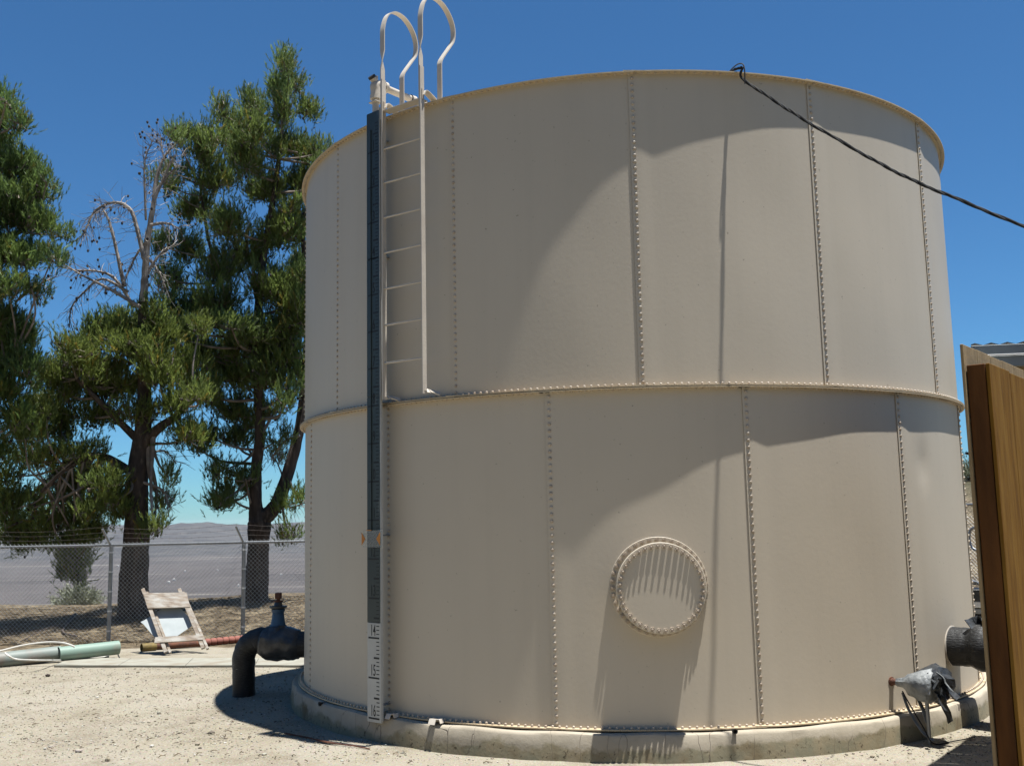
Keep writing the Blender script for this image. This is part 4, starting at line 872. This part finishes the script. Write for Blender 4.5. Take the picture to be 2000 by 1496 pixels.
pine('pine_tree', 'wide pine with a bare dead top and thick dark trunk', 19.8,
     [(262, 1195, 62, 0), (262, 1120, 54, 0), (267, 1050, 48, 0), (267, 980, 42, 0), (271, 900, 38, 0), (279, 840, 32, 0), (282, 760, 26, 0), (280, 680, 22, 0), (279, 600, 17, 0), (281, 570, 15, 0)],
     [[(275, 880, 24, 0), (300, 845, 20, -.1), (340, 815, 14, -.2), (380, 780, 8, -.3)], [(268, 930, 18, 0), (200, 890, 12, -.3), (140, 910, 8, -.6), (80, 960, 6, -.8)], [(270, 860, 16, 0), (210, 800, 12, -.2), (150, 740, 8, -.4)]],
     [(240, 635, 52, 35, 1.0), (300, 640, 38, 35, .9), (195, 650, 35, 38, .9), (250, 680, 75, 38, 1.0), (135, 690, 42, 35, .8), (170, 720, 60, 38, .9), (310, 720, 52, 42, .9), (230, 750, 75, 42, .9), (130, 770, 50, 35, .9), (180, 810, 65, 35, .9), (270, 810, 60, 32, .8), (345, 790, 48, 36, 1), (372, 715, 40, 32, .9), (365, 850, 45, 32, 1), (120, 850, 50, 28, .7), (60, 890, 55, 26, .35), (160, 885, 50, 36, .6), (205, 940, 40, 42, .5), (115, 960, 55, 36, .55), (45, 975, 45, 30, .35), (180, 1005, 36, 32, .6), (85, 1030, 50, 26, .6), (25, 1050, 40, 28, .8), (135, 1070, 32, 30, .8), (135, 1115, 28, 24, 1.2), (155, 1125, 16, 18, 1), (330, 935, 20, 30, .3), (318, 985, 18, 24, .4), (225, 1010, 24, 36, .5), (295, 1035, 14, 20, .5), (200, 760, 75, 42, 1), (100, 740, 50, 40, .9), (100, 810, 55, 35, .9), (290, 680, 60, 45, 1), (20, 930, 40, 40, .5), (80, 900, 60, 40, .5), (150, 940, 60, 45, .5), (10, 1000, 35, 40, .6), (390, 640, 30, 30, .7), (400, 760, 40, 35, .9), (100, 1010, 50, 34, .7), (60, 1060, 50, 28, .6), (170, 1045, 36, 30, .7), (30, 1020, 40, 30, .6), (150, 1095, 26, 26, .9), (225, 960, 30, 40, .6), (60, 850, 50, 30, .6)],
     NEEDLE_A, nfac=1.0, seed=8,
     dead=[((16, 3), [(280, 590), (283, 540), (288, 470), (300, 400), (305, 350), (322, 305), (340, 285)], 1, .1, .1), ((9, 4), [(281, 505), (262, 425), (246, 402), (225, 396), (205, 400)], 2, -.4, .25), ((5, 2), [(205, 400), (185, 413), (172, 438), (164, 462)], 3, -.8, .6), ((8, 3), [(243, 560), (222, 465), (210, 425), (200, 408)], 2, -.3, .2), ((5, 1.5), [(285, 430), (282, 350), (284, 310), (300, 270)], 3, .2, .5), ((3, 1), [(320, 310), (316, 285), (314, 262)], 2, .2, .6), ((8, 2), [(275, 600), (215, 565), (165, 540), (105, 505)], 2, -.3, .25), ((7, 2), [(262, 600), (225, 545), (190, 530), (150, 528), (110, 520)], 2, -.2, .25), ((6, 2), [(250, 570), (200, 545), (165, 570), (140, 600), (135, 640)], 2, -.5, .3), ((7, 2), [(292, 440), (325, 436), (352, 448)], 2, -.4, .2), ((7, 2), [(298, 385), (330, 340), (352, 322)], 2, .1, .2), ((6, 2), [(300, 395), (325, 335), (345, 300)], 2, .2, .2), ((7, 2), [(284, 540), (310, 500), (340, 478)], 2, .0, .2), ((5, 2), [(286, 470), (260, 510), (240, 560)], 3, -.6, .2), ((5, 2), [(284, 500), (310, 530), (330, 580)], 3, -.6, .2),
           ((7, 2), [(275, 700), (230, 722), (190, 715)], 2, .1, .1), ((7, 2), [(282, 740), (330, 735), (375, 720)], 2, .1, .1), ((8, 2), [(262, 980), (240, 965), (205, 950)], 3, -.4, .1), ((6, 2), [(275, 940), (320, 960), (330, 1010)], 4, -.5, .1), ((5, 2), [(285, 890), (320, 880), (345, 905)], 3, -.3, .1), ((6, 2), [(150, 900), (100, 930), (40, 980), (-20, 1000)], 4, -.3, .1), ((6, 2), [(170, 890), (165, 960), (160, 1040)], 4, -.3, .1), ((5, 2), [(90, 960), (60, 1010), (20, 1060)], 4, -.3, .1)])
pine('pine_tree', 'dense dark pine cut off by the left picture edge', 18.5,
     [(-95, 1225, 60, 0), (-90, 1000, 50, 0), (-80, 750, 40, 0), (-60, 500, 28, 0), (-30, 330, 16, 0), (-8, 235, 6, 0), (0, 205, 3, 0)],
     [[(-80, 760, 20, 0), (-20, 720, 14, 0), (30, 690, 8, 0)], [(-60, 520, 18, 0), (0, 470, 12, 0), (50, 450, 6, 0)]],
     [(4, 209, 18, 20, 1), (-9, 239, 24, 24, 1), (38, 239, 17, 18, 1), (1, 279, 40, 30, 1), (16, 324, 50, 35, 1), (58, 349, 24, 34, 1), (-4, 374, 50, 45, 1.1), (51, 399, 42, 38, 1), (81, 379, 12, 24, .8), (16, 430, 60, 40, 1.1), (71, 440, 32, 28, 1), (6, 500, 60, 42, 1.1), (61, 505, 34, 26, .9), (101, 505, 14, 14, .7), (16, 565, 55, 34, .8), (71, 575, 26, 28, .5), (-4, 630, 45, 38, 1.1), (41, 660, 40, 40, 1.2), (1, 700, 55, 45, 1.3), (51, 720, 32, 38, 1.1), (11, 765, 50, 40, 1.3), (26, 815, 30, 25, .9), (-9, 890, 18, 35, 1), (-84, 314, 60, 70, .6), (-104, 450, 80, 80, .5), (-104, 620, 80, 80, .5), (-94, 780, 70, 60, .5)],
     NEEDLE_C, nfac=1.05, seed=21, dead=[((8, 3), [(-20, 490), (8, 462), (40, 450)], 2, 0, 0), ((6, 2), [(-10, 560), (30, 545), (60, 520)], 2, .2, .1), ((5, 2), [(30, 590), (70, 560), (110, 540)], 2, -.2, .1)])

# ------------------------------------------------------------------ sagebrush, litter, stones
def bush(name, label, c, rx, rz, n, m, seed):
    R = np.random.default_rng(seed); root = empty(name, c, label, 'bush'); st = MB()
    B, D = [], []
    for _ in range(60):
        u = R.normal(size=3); u[2] = abs(u[2])+.3; u /= np.linalg.norm(u); e = c+u*np.array([rx, rx*.8, rz])*R.uniform(.6, 1); st.tube([c, (c+e)/2+R.normal(0, .03, 3), e], [.008, .005, .003], 3, caps=False)
        for _ in range(n//60):
            B.append(c+(e-c)*R.uniform(.35, 1.05)+R.normal(0, .04, 3)); D.append(u+R.normal(0, .5, 3)+np.array([0, 0, .4]))
    st.build('stems', TWIG, root)
    B = np.array(B); D = np.array(D); D /= np.linalg.norm(D, axis=1)[:, None]; S = np.cross(D, R.normal(size=D.shape)); S /= np.linalg.norm(S, axis=1)[:, None]
    V = np.stack([B, B+D*.045+S*.008, B+D*.08, B+D*.045-S*.008], 1).reshape(-1, 3); F = np.arange(len(V)).reshape(-1, 4)
    o = quick_mesh('leaves', V, F, m, root); o['kind'] = 'stuff'
c = at(150, 1210, 24.5); c[2] = h1(c[0], c[1])-.12; bush('sagebrush', 'pale grey green sagebrush just beyond the fence post', c, .72, .62, 9000, BUSHM, 5)
c = at(1895, 960, 30.); c[2] = h1(c[0], c[1]); bush('scrub_bush', 'dry scrub on the bank right of the tank', c, 1.0, .8, 7200, BUSHM, 6)
R = np.random.default_rng(4); V = []; F = []
ico_v, ico_f = [], []
bm = bmesh.new(); bmesh.ops.create_icosphere(bm, subdivisions=1, radius=1); bm.verts.index_update()
ico_v = np.array([q.co[:] for q in bm.verts]); ico_f = np.array([[q.index for q in f.verts] for f in bm.faces]); bm.free()
def scatter_rocks(name, X, Y, S, m, tint):
    n = len(X); Z = H(X, Y); q = R.uniform(.55, 1.25, (n, 3)); q[:, 2] *= .7; nv = len(ico_v)
    jit = R.uniform(.8, 1.2, (n, nv, 1)); a = R.uniform(0, 6.28, n); ca, sa = np.cos(a), np.sin(a)
    v = ico_v[None]*jit*q[:, None, :]*S[:, None, None]; vx = v[..., 0]*ca[:, None]-v[..., 1]*sa[:, None]; vy = v[..., 0]*sa[:, None]+v[..., 1]*ca[:, None]
    W = np.stack([vx+X[:, None], vy+Y[:, None], v[..., 2]+Z[:, None]+S[:, None]*.25], -1).reshape(-1, 3)
    Fm = (ico_f[None]+(np.arange(n)*nv)[:, None, None]).reshape(-1, 3)
    tag(quick_mesh(name, W, Fm, m, cols=np.repeat(tint, nv, 0)), kind='stuff')
def tint_mat(name, base):
    m = bpy.data.materials.new(name); m.use_nodes = True; nt = m.node_tree; p = nt.nodes['Principled BSDF']; a = nt.nodes.new('ShaderNodeAttribute'); a.attribute_name = 'tint'
    n = nt.nodes.new('ShaderNodeTexNoise'); n.inputs['Scale'].default_value = 30
    x = nt.nodes.new('ShaderNodeMix'); x.data_type = 'RGBA'; x.blend_type = 'MULTIPLY'; x.inputs[0].default_value = .35; nt.links.new(a.outputs['Color'], x.inputs[6]); nt.links.new(n.outputs['Color'], x.inputs[7])
    nt.links.new(x.outputs[2], p.inputs['Base Color']); p.inputs['Roughness'].default_value = .9; return m
STONE = tint_mat('pebbles', None)
n = 26000; t = R.uniform(0, 1, n)**.8; px = R.uniform(-80, 2050, n); py = 1500-t*215
dd = np.array([flat(a, b, -.24) for a, b in zip(px, py)]); X, Y = dd[:, 0], dd[:, 1]; ok = (np.hypot(X, Y) > 3.40) & (Y < 3.5)
X, Y = X[ok]+R.normal(0, .1, ok.sum()), Y[ok]+R.normal(0, .1, ok.sum()); n = len(X)
S = np.exp(R.normal(math.log(.005), .45, n)); big = R.random(n) < .006; S[big] *= 2.6; S = np.clip(S, .003, .03)
ok = np.hypot(X, Y) > 3.415; X, Y, S = X[ok], Y[ok], S[ok]; n = len(X)
pal = .66*np.array([(.42, .37, .28), (.52, .48, .39), (.33, .28, .20), (.70, .67, .59), (.20, .17, .13), (.40, .34, .25)]); tint = pal[R.choice(6, n, p=[.32, .24, .16, .08, .08, .12])]*R.uniform(.85, 1.1, (n, 1))
scatter_rocks('gravel', X, Y, S, STONE, tint)
for px_, py_, s_, lab in ((1572, 1463, .022, 'pale rounded stone at the foot of the concrete ring'), (93, 1321, .026, 'dark round stone alone on the sandy yard')):
    p = gpt(px_, py_); mb = MB(); mb.add([p+np.array([q[0]*1.3*s_*random.uniform(.85, 1.15), q[1]*s_, q[2]*.8*s_+.6*s_]) for q in ico_v], [tuple(f) for f in ico_f]); tag(mb.build('stone', CONE if px_ < 500 else CONC_STRIP, origin=p, smooth=60), lab, 'stone')
# twigs and litter on the mound
lit = MB(); random.seed(5)
for _ in range(4200):
    x = random.uniform(-15, -2.5); y = random.uniform(5.3, 11.5); l_ = random.uniform(.05, .35); a = random.uniform(0, 6.28); z = h1(x, y)+.012; e = np.array([x+math.cos(a)*l_, y+math.sin(a)*l_, 0]); e[2] = h1(e[0], e[1])+random.uniform(.01, .05)
    lit.tube([np.array([x, y, z]), (np.array([x, y, z])+e)/2+np.array([0, 0, random.uniform(0, .03)]), e], [.006, .005, .003], 3, caps=False)
tag(lit.build('leaf_litter', LITTER, smooth=0), 'dry twigs and needles littering the mound behind the fence', 'litter', kind='stuff')
tw = MB(); random.seed(9)
for _ in range(100):
    p = gpt(random.uniform(-20, 1000), random.uniform(1318, 1495))
    if math.hypot(p[0], p[1]) < 3.5: continue
    l_ = random.uniform(.02, .07); a = random.uniform(0, 6.28); e = np.array([p[0]+math.cos(a)*l_, p[1]+math.sin(a)*l_, 0]); e[2] = h1(e[0], e[1])+random.uniform(.006, .02)
    m_ = (p+e)/2+np.array([random.uniform(-.01, .01), random.uniform(-.01, .01), .012]); tw.tube([p+np.array([0, 0, .006]), m_, e], [.004, .003, .002], 4, caps=False)
tag(tw.build('twig_litter', LITTER, smooth=0), 'small dry twigs scattered over the gravel yard', 'litter', kind='stuff')
fb = MB(); pts = [gpt(148, 1205, .06), gpt(128, 1220, .05), gpt(124, 1232, .04), gpt(150, 1248, .05)]; fb.tube(smooth_path(pts, 5), [.03]*6+[.02]*10, 6, jit=.15); fb.tube(smooth_path([pts[1], gpt(160, 1212, .1), gpt(200, 1210, .08)], 4), .012, 5); fb.tube(smooth_path([pts[1], gpt(90, 1230, .08), gpt(40, 1256, .03)], 4), .01, 5)
tag(fb.build('fallen_branch', BARK, origin=pts[1]), 'dark fallen branch on the mound beyond the fence', 'branch')
